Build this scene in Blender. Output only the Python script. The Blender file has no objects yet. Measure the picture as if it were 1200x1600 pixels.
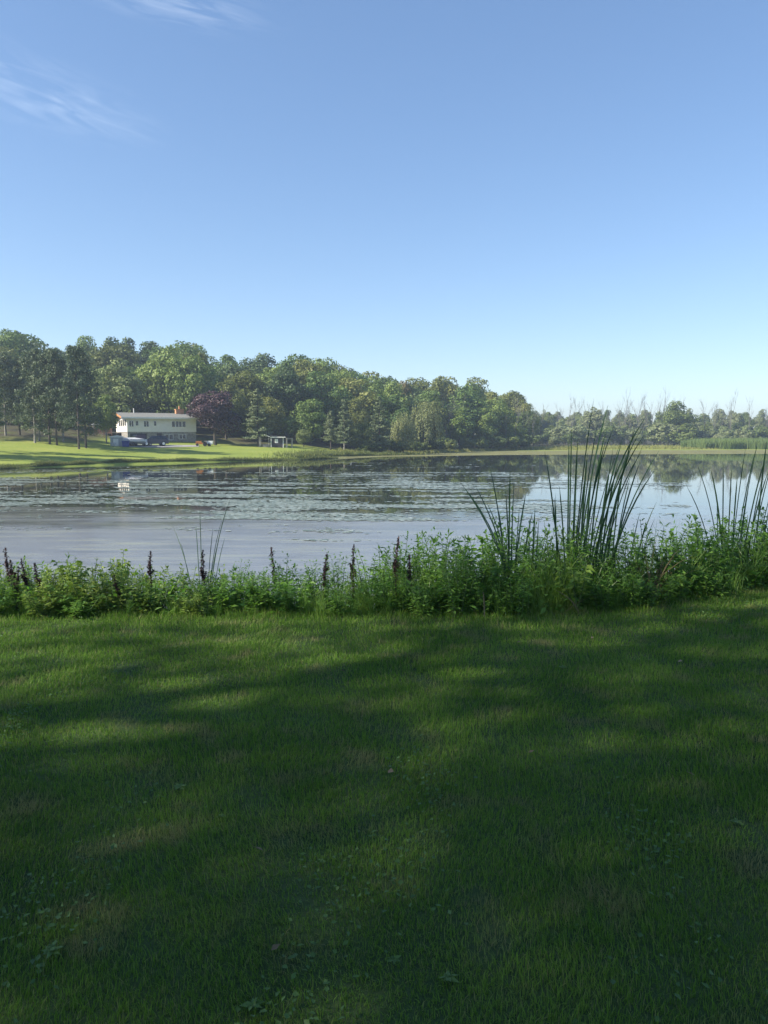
import bpy, math, random
import numpy as np
from mathutils import Vector, Matrix

R = math.radians
rng = np.random.default_rng(7)
random.seed(7)
scene = bpy.context.scene
COL = scene.collection

# ------------------------------------------------------------------ camera
EYE = 3.2                       # metres above the pond surface
FPX = 1200.0                    # focal length in photograph pixels
PITCH = math.atan(114 / FPX)    # looking slightly down: horizon above centre
cd = bpy.data.cameras.new('camera')
cd.sensor_fit = 'VERTICAL'; cd.sensor_height = 36.0; cd.lens = 27.0
cd.clip_start = 0.05; cd.clip_end = 6000
cam = bpy.data.objects.new('camera', cd); COL.objects.link(cam)
cam.location = (0, 0, EYE); cam.rotation_euler = (math.pi / 2 - PITCH, 0, 0)
scene.camera = cam

# ------------------------------------------------------------------ sun, sky, exposure
SUN_AZ = Vector((-0.94, -0.34)).normalized()     # where the sun stands, seen from above
SUN_EL = R(36)
sd = bpy.data.lights.new('sun', 'SUN'); sd.energy = 5.0; sd.angle = R(0.53); sd.color = (1.0, 0.92, 0.78)
sun = bpy.data.objects.new('sun', sd); COL.objects.link(sun)
sdir = Vector((SUN_AZ.x * math.cos(SUN_EL), SUN_AZ.y * math.cos(SUN_EL), math.sin(SUN_EL)))
sun.rotation_euler = (-sdir).to_track_quat('-Z', 'Y').to_euler()
sun.location = (-40, 20, 60)

world = bpy.data.worlds.new('World'); scene.world = world; world.use_nodes = True
nt = world.node_tree; nt.nodes.clear()
def wn(t, **k):
    n = nt.nodes.new(t)
    for a, b in k.items(): setattr(n, a, b)
    return n
wout = wn('ShaderNodeOutputWorld'); wbg = wn('ShaderNodeBackground'); wbg.inputs['Strength'].default_value = 0.15
sky = wn('ShaderNodeTexSky'); sky.sky_type = 'NISHITA'; sky.sun_disc = False
sky.sun_elevation = SUN_EL; sky.sun_rotation = math.atan2(SUN_AZ.x, SUN_AZ.y)
sky.altitude = 200; sky.air_density = 0.9; sky.dust_density = 0.25; sky.ozone_density = 2.6
# thin cirrus on a high plane: direction / z gives the place on that plane
geo = wn('ShaderNodeTexCoord'); sep = wn('ShaderNodeSeparateXYZ')
nt.links.new(geo.outputs['Generated'], sep.inputs[0])
zc = wn('ShaderNodeMath', operation='MAXIMUM'); zc.inputs[1].default_value = 0.03; nt.links.new(sep.outputs['Z'], zc.inputs[0])
dv = wn('ShaderNodeVectorMath', operation='DIVIDE'); cmb = wn('ShaderNodeCombineXYZ')
for s in 'XYZ': nt.links.new(zc.outputs[0], cmb.inputs[s])
nt.links.new(geo.outputs['Generated'], dv.inputs[0]); nt.links.new(cmb.outputs[0], dv.inputs[1])
mp = wn('ShaderNodeMapping'); mp.inputs['Scale'].default_value = (1.0, 1.0, 0.0); nt.links.new(dv.outputs[0], mp.inputs[0])
def wisp(cx, cy, ang, a, b, seed):
    m = wn('ShaderNodeMapping', vector_type='TEXTURE')
    m.inputs['Location'].default_value = (cx, cy, 0); m.inputs['Rotation'].default_value = (0, 0, ang); m.inputs['Scale'].default_value = (a, b, 1)
    nt.links.new(mp.outputs[0], m.inputs[0])
    ln = wn('ShaderNodeVectorMath', operation='LENGTH'); nt.links.new(m.outputs[0], ln.inputs[0])
    fo = wn('ShaderNodeMapRange', interpolation_type='SMOOTHSTEP'); fo.inputs[1].default_value = 1.0; fo.inputs[2].default_value = 0.1
    nt.links.new(ln.outputs['Value'], fo.inputs[0])
    m2 = wn('ShaderNodeMapping'); m2.inputs['Scale'].default_value = (1.3, 2.0, 1); m2.inputs['Location'].default_value = (seed, seed * 2, 0)
    nt.links.new(m.outputs[0], m2.inputs[0])
    no = wn('ShaderNodeTexNoise'); no.inputs['Scale'].default_value = 1.6; no.inputs['Detail'].default_value = 6; no.inputs['Distortion'].default_value = 0.8
    nt.links.new(m2.outputs[0], no.inputs['Vector'])
    r = wn('ShaderNodeMapRange'); r.inputs[1].default_value = 0.42; r.inputs[2].default_value = 0.75; nt.links.new(no.outputs['Fac'], r.inputs[0])
    x = wn('ShaderNodeMath', operation='MULTIPLY'); nt.links.new(fo.outputs[0], x.inputs[0]); nt.links.new(r.outputs[0], x.inputs[1])
    return x
w1 = wisp(-1.02, 2.33, 1.05, 0.55, 0.30, 3.1)
w2 = wisp(-0.50, 1.86, 0.5, 0.34, 0.14, 8.7)
ad = wn('ShaderNodeMath', operation='ADD'); nt.links.new(w1.outputs[0], ad.inputs[0]); nt.links.new(w2.outputs[0], ad.inputs[1])
am = wn('ShaderNodeMath', operation='MULTIPLY'); am.inputs[1].default_value = 0.2; am.use_clamp = True; nt.links.new(ad.outputs[0], am.inputs[0])
mx = wn('ShaderNodeMix', data_type='RGBA'); mx.inputs[7].default_value = (4.6, 5.0, 5.5, 1)
gm = wn('ShaderNodeGamma'); gm.inputs['Gamma'].default_value = 0.75; nt.links.new(sky.outputs[0], gm.inputs[0])
nt.links.new(am.outputs[0], mx.inputs[0]); hs = wn('ShaderNodeHueSaturation'); hs.inputs['Hue'].default_value = 0.504; hs.inputs['Saturation'].default_value = 1.2; nt.links.new(gm.outputs[0], hs.inputs['Color']); nt.links.new(hs.outputs[0], mx.inputs[6])
nt.links.new(mx.outputs[2], wbg.inputs['Color']); nt.links.new(wbg.outputs[0], wout.inputs['Surface'])

vs = scene.view_settings
vs.view_transform = 'Standard'; vs.look = 'None'; vs.exposure = 1.0; vs.gamma = 1.0; vs.use_curve_mapping = False
scene.cycles.use_denoising = True
scene.cycles.max_bounces = 6; scene.cycles.transparent_max_bounces = 8
scene.cycles.volume_bounces = 0; scene.cycles.caustics_reflective = False; scene.cycles.caustics_refractive = False

# ------------------------------------------------------------------ place helpers
def W(px, py, Y):
    """The world point at depth Y that photograph pixel (px, py) shows: used to survey real positions."""
    a = (px - 600) / FPX; b = (py - 800) / FPX
    ry = math.cos(PITCH) - b * math.sin(PITCH); rz = -math.sin(PITCH) - b * math.cos(PITCH)
    t = Y / ry
    return Vector((a * t, Y, EYE + rz * t))
def sstep(x, a, b):
    t = np.clip((np.asarray(x, float) - a) / (b - a), 0, 1); return t * t * (3 - 2 * t)

# ------------------------------------------------------------------ materials
MATS = {}
def nodes(name):
    m = bpy.data.materials.new(name); m.use_nodes = True
    t = m.node_tree; t.nodes.clear(); MATS[name] = m
    def N(ty, **k):
        n = t.nodes.new(ty)
        for a, b in k.items(): setattr(n, a, b)
        return n
    def L(a, b): t.links.new(a, b)
    out = N('ShaderNodeOutputMaterial')
    return m, N, L, out
def rgba(c): return (c[0], c[1], c[2], 1.0)
def ramp(N, stops):
    r = N('ShaderNodeValToRGB'); e = r.color_ramp.elements
    while len(e) < len(stops): e.new(0.5)
    for i, (p, c) in enumerate(stops): e[i].position = p; e[i].color = rgba(c)
    return r

def leaf_mat(name, dark, mid, light, trans=0.3, rough=0.55, objvar=0.35, spec=0.3, tcol=None):
    m, N, L, out = nodes(name)
    g = N('ShaderNodeNewGeometry'); oi = N('ShaderNodeObjectInfo')
    a = N('ShaderNodeMath', operation='MULTIPLY'); a.inputs[1].default_value = 1 - objvar; L(g.outputs['Random Per Island'], a.inputs[0])
    b = N('ShaderNodeMath', operation='MULTIPLY_ADD'); b.inputs[1].default_value = objvar; L(oi.outputs['Random'], b.inputs[0]); L(a.outputs[0], b.inputs[2])
    r = ramp(N, [(0.05, dark), (0.5, mid), (0.97, light)]); L(b.outputs[0], r.inputs[0])
    p = N('ShaderNodeBsdfPrincipled'); p.inputs['Roughness'].default_value = rough; p.inputs['Specular IOR Level'].default_value = spec
    L(r.outputs[0], p.inputs['Base Color'])
    tr = N('ShaderNodeBsdfTranslucent')
    if tcol:
        mxc = N('ShaderNodeMix', data_type='RGBA', blend_type='MULTIPLY'); mxc.inputs[0].default_value = 1; mxc.inputs[7].default_value = rgba(tcol)
        L(r.outputs[0], mxc.inputs[6]); L(mxc.outputs[2], tr.inputs[0])
    else: L(r.outputs[0], tr.inputs[0])
    mix = N('ShaderNodeMixShader'); mix.inputs[0].default_value = trans
    L(p.outputs[0], mix.inputs[1]); L(tr.outputs[0], mix.inputs[2]); L(mix.outputs[0], out.inputs[0])
    return m
def plain(name, col, rough=0.6, metal=0.0, var=0.12, scale=3.0, spec=0.4, bump=0.0):
    m, N, L, out = nodes(name)
    tc = N('ShaderNodeTexCoord'); no = N('ShaderNodeTexNoise'); no.inputs['Scale'].default_value = scale; no.inputs['Detail'].default_value = 5
    L(tc.outputs['Object'], no.inputs['Vector'])
    r = ramp(N, [(0.3, [c * (1 - var) for c in col]), (0.7, [min(1, c * (1 + var)) for c in col])]); L(no.outputs['Fac'], r.inputs[0])
    p = N('ShaderNodeBsdfPrincipled'); p.inputs['Roughness'].default_value = rough; p.inputs['Metallic'].default_value = metal
    p.inputs['Specular IOR Level'].default_value = spec
    L(r.outputs[0], p.inputs['Base Color'])
    if bump:
        bp = N('ShaderNodeBump'); bp.inputs['Strength'].default_value = bump; bp.inputs['Distance'].default_value = 0.02
        L(no.outputs['Fac'], bp.inputs['Height']); L(bp.outputs[0], p.inputs['Normal'])
    L(p.outputs[0], out.inputs[0])
    return m

leaf_mat('forest_leaf', (0.066, 0.120, 0.030), (0.133, 0.206, 0.046), (0.238, 0.301, 0.068), trans=.3, objvar=.6)
leaf_mat('olive_leaf', (0.088, 0.116, 0.027), (0.156, 0.182, 0.041), (0.244, 0.255, 0.062), trans=.3, objvar=.5)
leaf_mat('deep_leaf', (0.040, 0.074, 0.023), (0.077, 0.122, 0.036), (0.130, 0.175, 0.054), trans=.25, objvar=.5)
leaf_mat('pale_leaf', (0.132, 0.179, 0.053), (0.211, 0.264, 0.086), (0.304, 0.343, 0.132), trans=.3, objvar=.3)
leaf_mat('willow_leaf', (.15, .185, .065), (.22, .25, .095), (.29, .31, .135), trans=.3, objvar=.1)
leaf_mat('lime_blade', (.09, .18, .03), (.16, .27, .05), (.24, .34, .08), trans=.42, objvar=.3, spec=.3, rough=.5, tcol=(1.3, 1.3, .8))
leaf_mat('yellow_leaf', (.15, .13, .05), (.22, .185, .075), (.28, .23, .11), trans=.3, objvar=.2)
leaf_mat('purple_leaf', (0.032, 0.013, 0.018), (0.060, 0.025, 0.031), (0.099, 0.049, 0.052), trans=.15, objvar=.1, spec=.5)
leaf_mat('conifer_leaf', (0.086, 0.129, 0.061), (0.164, 0.208, 0.095), (0.259, 0.294, 0.146), trans=.12, objvar=.35)
leaf_mat('pine_leaf', (0.044, 0.075, 0.035), (0.081, 0.119, 0.053), (0.144, 0.175, 0.081), trans=.15, objvar=.35)
leaf_mat('marsh_leaf', (0.124, 0.158, 0.068), (0.193, 0.228, 0.098), (0.269, 0.283, 0.142), trans=.3, objvar=.5)
leaf_mat('shrub_leaf', (0.071, 0.106, 0.027), (0.118, 0.164, 0.041), (0.189, 0.217, 0.059), trans=.3, objvar=.5)
leaf_mat('weed_leaf', (0.053, 0.129, 0.022), (0.106, 0.225, 0.037), (0.185, 0.316, 0.060), trans=.42, objvar=.35, spec=.3, rough=.5, tcol=(1.4, 1.4, .8))
leaf_mat('bright_weed_leaf', (0.110, 0.187, 0.033), (0.187, 0.286, 0.055), (0.297, 0.363, 0.088), trans=.42, objvar=.3, spec=.3, rough=.5, tcol=(1.3, 1.3, .8))
leaf_mat('bank_blade', (0.066, 0.155, 0.027), (0.125, 0.244, 0.044), (0.212, 0.321, 0.071), trans=.4, objvar=.3, spec=.5, rough=.4, tcol=(1.4, 1.4, .8))
leaf_mat('cattail_leaf', (.024, .056, .026), (.036, .08, .036), (.052, .105, .046), trans=.25, objvar=.6, spec=.5, rough=.38)
leaf_mat('seed_brown', (.018, .010, .011), (.042, .022, .023), (.085, .045, .042), trans=.06, objvar=.2)
leaf_mat('reed_leaf', (.09, .15, .04), (.14, .205, .06), (.19, .25, .08), trans=.3, objvar=.2)
leaf_mat('marsh_grass', (.16, .18, .045), (.26, .27, .07), (.36, .34, .11), trans=.3, objvar=.2)
leaf_mat('shore_grass', (.08, .115, .03), (.14, .175, .045), (.23, .24, .07), trans=.3, objvar=.2)
leaf_mat('dead_leaf', (.10, .075, .04), (.17, .13, .07), (.24, .2, .12), trans=.15, objvar=.6)
leaf_mat('pale_clover', (.05, .11, .028), (.08, .155, .038), (.12, .2, .055), trans=.25, objvar=.4)
plain('bark', (.075, .062, .05), .9, var=.35, scale=2.5, bump=.6)
plain('pale_bark', (.26, .24, .21), .85, var=.25, scale=2.0, bump=.4)
plain('dead_wood', (.11, .105, .095), .85, var=.2)
plain('stem_green', (.06, .11, .03), .6)
plain('stem_brown', (.035, .022, .02), .7)
plain('siding', (.76, .72, .67), .6, var=.06, scale=1.2)
plain('brick', (.30, .19, .14), .85, var=.3, scale=6)
plain('stone', (.27, .25, .23), .9, var=.35, scale=3, bump=.5)
plain('chimney_brick', (.50, .25, .13), .85, var=.2, scale=7)
plain('gable_wood', (.50, .22, .09), .7, var=.15)
plain('roof_shingle', (.19, .19, .175), .85, var=.12, scale=4)
plain('white_trim', (.78, .77, .73), .5, var=.04)
plain('dark_glass', (.015, .02, .025), .08, var=.1, spec=.8)
plain('dark_void', (.02, .02, .022), .8)
plain('concrete', (.30, .29, .28), .9, var=.15, scale=1.5)
plain('tyre', (.02, .02, .02), .8)
plain('chrome', (.62, .62, .63), .25, metal=.8, var=.05)
plain('dark_red_paint', (.055, .018, .028), .25, var=.05, spec=.6)
plain('navy_paint', (.022, .022, .05), .25, var=.05, spec=.6)
plain('blue_plastic', (.03, .05, .25), .5)
plain('white_gelcoat', (.80, .80, .82), .3, var=.03)
plain('shed_grey', (.42, .43, .45), .7, var=.1)
plain('shed_dark', (.055, .05, .055), .8)
plain('weathered_post', (.33, .31, .28), .85)
plain('orange_paint', (.60, .22, .05), .4)
plain('fence_wood', (.22, .12, .085), .85)
plain('pale_rock', (.45, .45, .42), .9)

# ground materials --------------------------------------------------
def ground_mat(name, c1, c2, c3, s_big, s_small, bump=.3):
    m, N, L, out = nodes(name)
    g = N('ShaderNodeNewGeometry')
    a = N('ShaderNodeTexNoise'); a.inputs['Scale'].default_value = s_big; a.inputs['Detail'].default_value = 6; L(g.outputs['Position'], a.inputs['Vector'])
    b = N('ShaderNodeTexNoise'); b.inputs['Scale'].default_value = s_small; b.inputs['Detail'].default_value = 6; L(g.outputs['Position'], b.inputs['Vector'])
    ma = N('ShaderNodeMath', operation='MULTIPLY_ADD'); ma.inputs[1].default_value = .55; L(a.outputs['Fac'], ma.inputs[0])
    mb = N('ShaderNodeMath', operation='MULTIPLY'); mb.inputs[1].default_value = .45; L(b.outputs['Fac'], mb.inputs[0]); L(mb.outputs[0], ma.inputs[2])
    r = ramp(N, [(.34, c1), (.5, c2), (.66, c3)]); L(ma.outputs[0], r.inputs[0])
    p = N('ShaderNodeBsdfPrincipled'); p.inputs['Roughness'].default_value = .9; p.inputs['Specular IOR Level'].default_value = .15
    bp = N('ShaderNodeBump'); bp.inputs['Strength'].default_value = bump; bp.inputs['Distance'].default_value = .05
    L(b.outputs['Fac'], bp.inputs['Height']); L(bp.outputs[0], p.inputs['Normal'])
    L(p.outputs[0], out.inputs[0])
    return m, N, L, r, p
m, N, L, r, p = ground_mat('lawn_soil', (.025, .045, .016), (.04, .07, .022), (.06, .085, .03), 1.2, 40)
L(r.outputs[0], p.inputs['Base Color'])
m, N, L, r, p = ground_mat('bed_mud', (.03, .03, .02), (.05, .045, .03), (.06, .055, .04), .3, 6)
L(r.outputs[0], p.inputs['Base Color'])
# far shore: mown grass, with bare mud by the water and leaf litter under the wood (vertex zones: what the ground is made of)
m, N, L, r, p = ground_mat('far_ground', (.16, .205, .036), (.21, .26, .048), (.28, .30, .07), .12, 2.2)
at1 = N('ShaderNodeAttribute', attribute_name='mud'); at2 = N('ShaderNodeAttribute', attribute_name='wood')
nz = N('ShaderNodeTexNoise'); nz.inputs['Scale'].default_value = .25; nz.inputs['Detail'].default_value = 8
gg = N('ShaderNodeNewGeometry'); L(gg.outputs['Position'], nz.inputs['Vector'])
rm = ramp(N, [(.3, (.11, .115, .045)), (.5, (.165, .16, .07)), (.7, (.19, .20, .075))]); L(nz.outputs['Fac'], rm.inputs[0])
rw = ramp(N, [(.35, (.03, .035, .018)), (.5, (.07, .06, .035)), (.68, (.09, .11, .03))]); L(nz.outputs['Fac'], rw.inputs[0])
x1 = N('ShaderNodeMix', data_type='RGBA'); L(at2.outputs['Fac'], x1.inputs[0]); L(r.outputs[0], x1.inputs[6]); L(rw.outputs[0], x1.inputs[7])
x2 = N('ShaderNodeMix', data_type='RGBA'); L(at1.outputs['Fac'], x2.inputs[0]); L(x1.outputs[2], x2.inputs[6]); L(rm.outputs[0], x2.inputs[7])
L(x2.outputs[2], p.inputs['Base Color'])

# grass blades of the near lawn: colour by clump, dry patches by place
m, N, L, out = nodes('lawn_blade')
g = N('ShaderNodeNewGeometry')
n1 = N('ShaderNodeTexNoise'); n1.inputs['Scale'].default_value = 1.1; n1.inputs['Detail'].default_value = 5; L(g.outputs['Position'], n1.inputs['Vector'])
n2 = N('ShaderNodeTexNoise'); n2.inputs['Scale'].default_value = 3.4; n2.inputs['Detail'].default_value = 4; L(g.outputs['Position'], n2.inputs['Vector'])
r1 = ramp(N, [(.0, (.070, .155, .018)), (.5, (.125, .240, .030)), (1, (.205, .325, .058))])
a = N('ShaderNodeMath', operation='MULTIPLY_ADD'); a.inputs[1].default_value = .5; L(g.outputs['Random Per Island'], a.inputs[0])
b = N('ShaderNodeMapRange'); b.inputs[1].default_value = .3; b.inputs[2].default_value = .7; b.inputs[4].default_value = .5; L(n1.outputs['Fac'], b.inputs[0]); L(b.outputs[0], a.inputs[2])
L(a.outputs[0], r1.inputs[0])
dry = N('ShaderNodeMapRange'); dry.inputs[1].default_value = .56; dry.inputs[2].default_value = .72; L(n2.outputs['Fac'], dry.inputs[0])
dr2 = N('ShaderNodeMath', operation='GREATER_THAN'); dr2.inputs[1].default_value = .86; L(g.outputs['Random Per Island'], dr2.inputs[0])
dr3 = N('ShaderNodeMath', operation='MULTIPLY_ADD'); dr3.inputs[1].default_value = .6; L(dr2.outputs[0], dr3.inputs[0]); 
dr4 = N('ShaderNodeMath', operation='MULTIPLY'); dr4.inputs[1].default_value = .75; L(dry.outputs[0], dr4.inputs[0]); L(dr4.outputs[0], dr3.inputs[2]); dr3.use_clamp = True
mxg = N('ShaderNodeMix', data_type='RGBA'); mxg.inputs[7].default_value = (.25, .23, .11, 1); L(dr3.outputs[0], mxg.inputs[0]); L(r1.outputs[0], mxg.inputs[6])
p = N('ShaderNodeBsdfPrincipled'); p.inputs['Roughness'].default_value = .55; p.inputs['Specular IOR Level'].default_value = .2; L(mxg.outputs[2], p.inputs['Base Color'])
tr = N('ShaderNodeBsdfTranslucent'); L(mxg.outputs[2], tr.inputs[0])
ms = N('ShaderNodeMixShader'); ms.inputs[0].default_value = .45; L(p.outputs[0], ms.inputs[1]); L(tr.outputs[0], ms.inputs[2]); L(ms.outputs[0], out.inputs[0])

# water: still, slightly murky, with a thin pale scum and wind-ruffled lanes
m, N, L, out = nodes('pond_surface')
g = N('ShaderNodeNewGeometry')
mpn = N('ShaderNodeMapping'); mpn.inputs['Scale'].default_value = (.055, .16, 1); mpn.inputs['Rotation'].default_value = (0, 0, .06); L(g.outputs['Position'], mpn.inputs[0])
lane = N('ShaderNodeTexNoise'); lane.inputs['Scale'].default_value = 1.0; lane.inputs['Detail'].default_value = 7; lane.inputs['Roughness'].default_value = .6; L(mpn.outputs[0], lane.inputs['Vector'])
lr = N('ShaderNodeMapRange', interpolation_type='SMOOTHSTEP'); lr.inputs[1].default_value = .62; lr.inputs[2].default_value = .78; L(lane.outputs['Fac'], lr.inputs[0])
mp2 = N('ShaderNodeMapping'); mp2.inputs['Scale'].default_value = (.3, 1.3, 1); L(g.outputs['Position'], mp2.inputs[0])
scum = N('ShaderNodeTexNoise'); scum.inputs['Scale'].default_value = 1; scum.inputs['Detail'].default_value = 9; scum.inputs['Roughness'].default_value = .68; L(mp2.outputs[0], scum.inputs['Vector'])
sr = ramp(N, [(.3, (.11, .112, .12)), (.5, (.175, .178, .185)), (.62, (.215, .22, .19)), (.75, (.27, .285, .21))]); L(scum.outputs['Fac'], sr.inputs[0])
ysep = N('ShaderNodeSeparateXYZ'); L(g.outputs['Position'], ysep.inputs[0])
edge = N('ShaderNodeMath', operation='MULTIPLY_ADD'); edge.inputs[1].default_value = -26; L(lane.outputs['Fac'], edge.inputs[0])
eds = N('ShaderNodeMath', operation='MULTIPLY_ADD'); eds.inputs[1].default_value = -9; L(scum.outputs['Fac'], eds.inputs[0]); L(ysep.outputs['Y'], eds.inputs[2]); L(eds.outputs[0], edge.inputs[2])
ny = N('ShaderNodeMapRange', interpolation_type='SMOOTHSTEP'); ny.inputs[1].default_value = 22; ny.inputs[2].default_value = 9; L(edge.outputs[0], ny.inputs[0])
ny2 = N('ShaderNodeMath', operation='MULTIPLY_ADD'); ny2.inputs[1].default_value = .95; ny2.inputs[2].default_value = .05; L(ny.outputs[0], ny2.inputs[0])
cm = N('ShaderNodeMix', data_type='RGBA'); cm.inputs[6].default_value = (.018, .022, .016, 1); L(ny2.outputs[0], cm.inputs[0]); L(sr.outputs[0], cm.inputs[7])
p = N('ShaderNodeBsdfPrincipled'); p.inputs['IOR'].default_value = 1.36; p.inputs['Specular IOR Level'].default_value = .55
L(cm.outputs[2], p.inputs['Base Color'])
rr = N('ShaderNodeMapRange'); rr.inputs[3].default_value = .025; rr.inputs[4].default_value = .22; lm = N('ShaderNodeMath', operation='MAXIMUM'); L(lr.outputs[0], lm.inputs[0]); L(ny.outputs[0], lm.inputs[1]); L(lm.outputs[0], rr.inputs[0]); L(rr.outputs[0], p.inputs['Roughness'])
mp3 = N('ShaderNodeMapping'); mp3.inputs['Scale'].default_value = (1.6, 3.2, 1); L(g.outputs['Position'], mp3.inputs[0])
rip = N('ShaderNodeTexNoise'); rip.inputs['Scale'].default_value = 1; rip.inputs['Detail'].default_value = 3; L(mp3.outputs[0], rip.inputs['Vector'])
bs = N('ShaderNodeMapRange'); bs.inputs[3].default_value = .006; bs.inputs[4].default_value = .07; L(lm.outputs[0], bs.inputs[0])
bp = N('ShaderNodeBump'); bp.inputs['Distance'].default_value = .06; L(bs.outputs[0], bp.inputs['Strength']); L(rip.outputs['Fac'], bp.inputs['Height']); L(bp.outputs[0], p.inputs['Normal'])
L(p.outputs[0], out.inputs[0])
leaf_mat('pondweed', (.11, .14, .09), (.20, .23, .17), (.33, .36, .30), trans=.0, objvar=.0, spec=.8, rough=.28)

# ------------------------------------------------------------------ mesh helpers
def mesh_tris(name, V, F, mat, smooth=False):
    V = np.asarray(V, np.float32).reshape(-1, 3); F = np.asarray(F, np.int32); k = F.shape[1]; n = len(F)
    me = bpy.data.meshes.new(name)
    me.vertices.add(len(V)); me.vertices.foreach_set('co', V.ravel())
    me.loops.add(n * k); me.loops.foreach_set('vertex_index', F.ravel())
    me.polygons.add(n); me.polygons.foreach_set('loop_start', np.arange(0, n * k, k, dtype=np.int32))
    me.update(calc_edges=True); me.validate()
    if smooth: me.polygons.foreach_set('use_smooth', np.ones(n, bool))
    me.materials.append(MATS[mat])
    return me
def link(name, me, parent=None, loc=None, rotz=None, scale=None):
    o = bpy.data.objects.new(name, me); COL.objects.link(o)
    if parent is not None: o.parent = parent
    if loc is not None: o.location = loc
    if rotz is not None: o.rotation_euler = (0, 0, rotz)
    if scale is not None: o.scale = scale if hasattr(scale, '__len__') else (scale,) * 3
    return o
def tag(o, label=None, cat=None, group=None, kind=None):
    for k, v in (('label', label), ('category', cat), ('group', group), ('kind', kind)):
        if v: o[k] = v
    return o
class MB:
    """Collects tris/quads as polygons."""
    def __init__(s): s.v = []; s.f = []
    def add(s, V, F):
        n = len(s.v); s.v += [tuple(map(float, q)) for q in V]; s.f += [tuple(int(i) + n for i in f) for f in F]; return s
    def box(s, x0, x1, y0, y1, z0, z1):
        return s.add([(x0, y0, z0), (x1, y0, z0), (x1, y1, z0), (x0, y1, z0), (x0, y0, z1), (x1, y0, z1), (x1, y1, z1), (x0, y1, z1)],
                     [(0, 3, 2, 1), (4, 5, 6, 7), (0, 1, 5, 4), (1, 2, 6, 5), (2, 3, 7, 6), (3, 0, 4, 7)])
    def prism(s, prof, a0, a1, axis='y'):
        """prof: 2D points (p, z) extruded along the axis."""
        n = len(prof)
        P = (lambda p, z, a: (p, a, z)) if axis == 'y' else (lambda p, z, a: (a, p, z))
        V = [P(p, z, a0) for p, z in prof] + [P(p, z, a1) for p, z in prof]
        F = [tuple(range(n)), tuple(range(2 * n - 1, n - 1, -1))] + [(i, (i + 1) % n + 0, (i + 1) % n + n, i + n) for i in range(n)]
        F = [F[0][::-1], F[1][::-1]] + F[2:]
        return s.add(V, F)
    def tube(s, pts, rad, sides=6):
        V, F = tube(pts, rad, sides); return s.add(V, F)
    def cyl(s, c, r, h, axis='y', sides=14):
        ax = {'x': (1, 0, 0), 'y': (0, 1, 0), 'z': (0, 0, 1)}[axis]; c = Vector(c); d = Vector(ax) * h / 2
        a = Vector((0, 0, 1)) if axis != 'z' else Vector((1, 0, 0)); b = Vector(ax).cross(a)
        V = []
        for e in (c - d, c + d):
            V += [e + (a * math.cos(2 * math.pi * i / sides) + b * math.sin(2 * math.pi * i / sides)) * r for i in range(sides)]
        F = [tuple(range(sides)), tuple(range(2 * sides - 1, sides - 1, -1))] + [(i, i + sides, (i + 1) % sides + sides, (i + 1) % sides) for i in range(sides)]
        return s.add(V, F)
    def build(s, name, mat, parent=None, smooth=False, **k):
        me = bpy.data.meshes.new(name); me.from_pydata(s.v, [], s.f); me.update(); me.materials.append(MATS[mat])
        if smooth: me.polygons.foreach_set('use_smooth', np.ones(len(me.polygons), bool))
        return link(name, me, parent, **k)
    def mesh(s, name, mat, smooth=True):
        me = bpy.data.meshes.new(name); me.from_pydata(s.v, [], s.f); me.update(); me.materials.append(MATS[mat])
        if smooth: me.polygons.foreach_set('use_smooth', np.ones(len(me.polygons), bool))
        return me
def tube(pts, rad, sides=6):
    pts = [Vector(p) for p in pts]; n = len(pts); V = []; F = []
    ref = Vector((0.3, 0.9, 0.2))
    for i, p in enumerate(pts):
        d = (pts[min(i + 1, n - 1)] - pts[max(i - 1, 0)]).normalized()
        a = d.cross(ref)
        if a.length < 1e-3: a = d.cross(Vector((1, 0, 0)))
        a.normalize(); b = d.cross(a)
        for k in range(sides):
            t = 2 * math.pi * k / sides
            V.append(p + (a * math.cos(t) + b * math.sin(t)) * rad[i])
    for i in range(n - 1):
        for k in range(sides):
            F.append((i * sides + k, i * sides + (k + 1) % sides, (i + 1) * sides + (k + 1) % sides, (i + 1) * sides + k))
    F.append(tuple(range((n - 1) * sides, n * sides)))
    return V, F
def norm(a): return a / np.maximum(np.linalg.norm(a, axis=-1, keepdims=True), 1e-9)
def cards(P, Nn, size, aspect=.7, rg=rng):
    """Folded leaf-clump diamonds at P facing Nn."""
    n = len(P); Nn = norm(Nn); t = norm(np.cross(Nn, rg.normal(size=(n, 3)))); b = np.cross(Nn, t)
    s = np.asarray(size).reshape(-1, 1) * np.ones((n, 1)); w = s * aspect * rg.uniform(.6, 1.2, (n, 1))
    bend = Nn * s * rg.uniform(-.18, .18, (n, 1))
    V = np.stack([P - t * s * .5, P + b * w * .5 + bend, P + t * s * .5, P - b * w * .5 + bend], 1).reshape(-1, 3)
    i = np.arange(n)[:, None] * 4
    return V, np.concatenate([i + [0, 1, 2], i + [0, 2, 3]])
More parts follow.
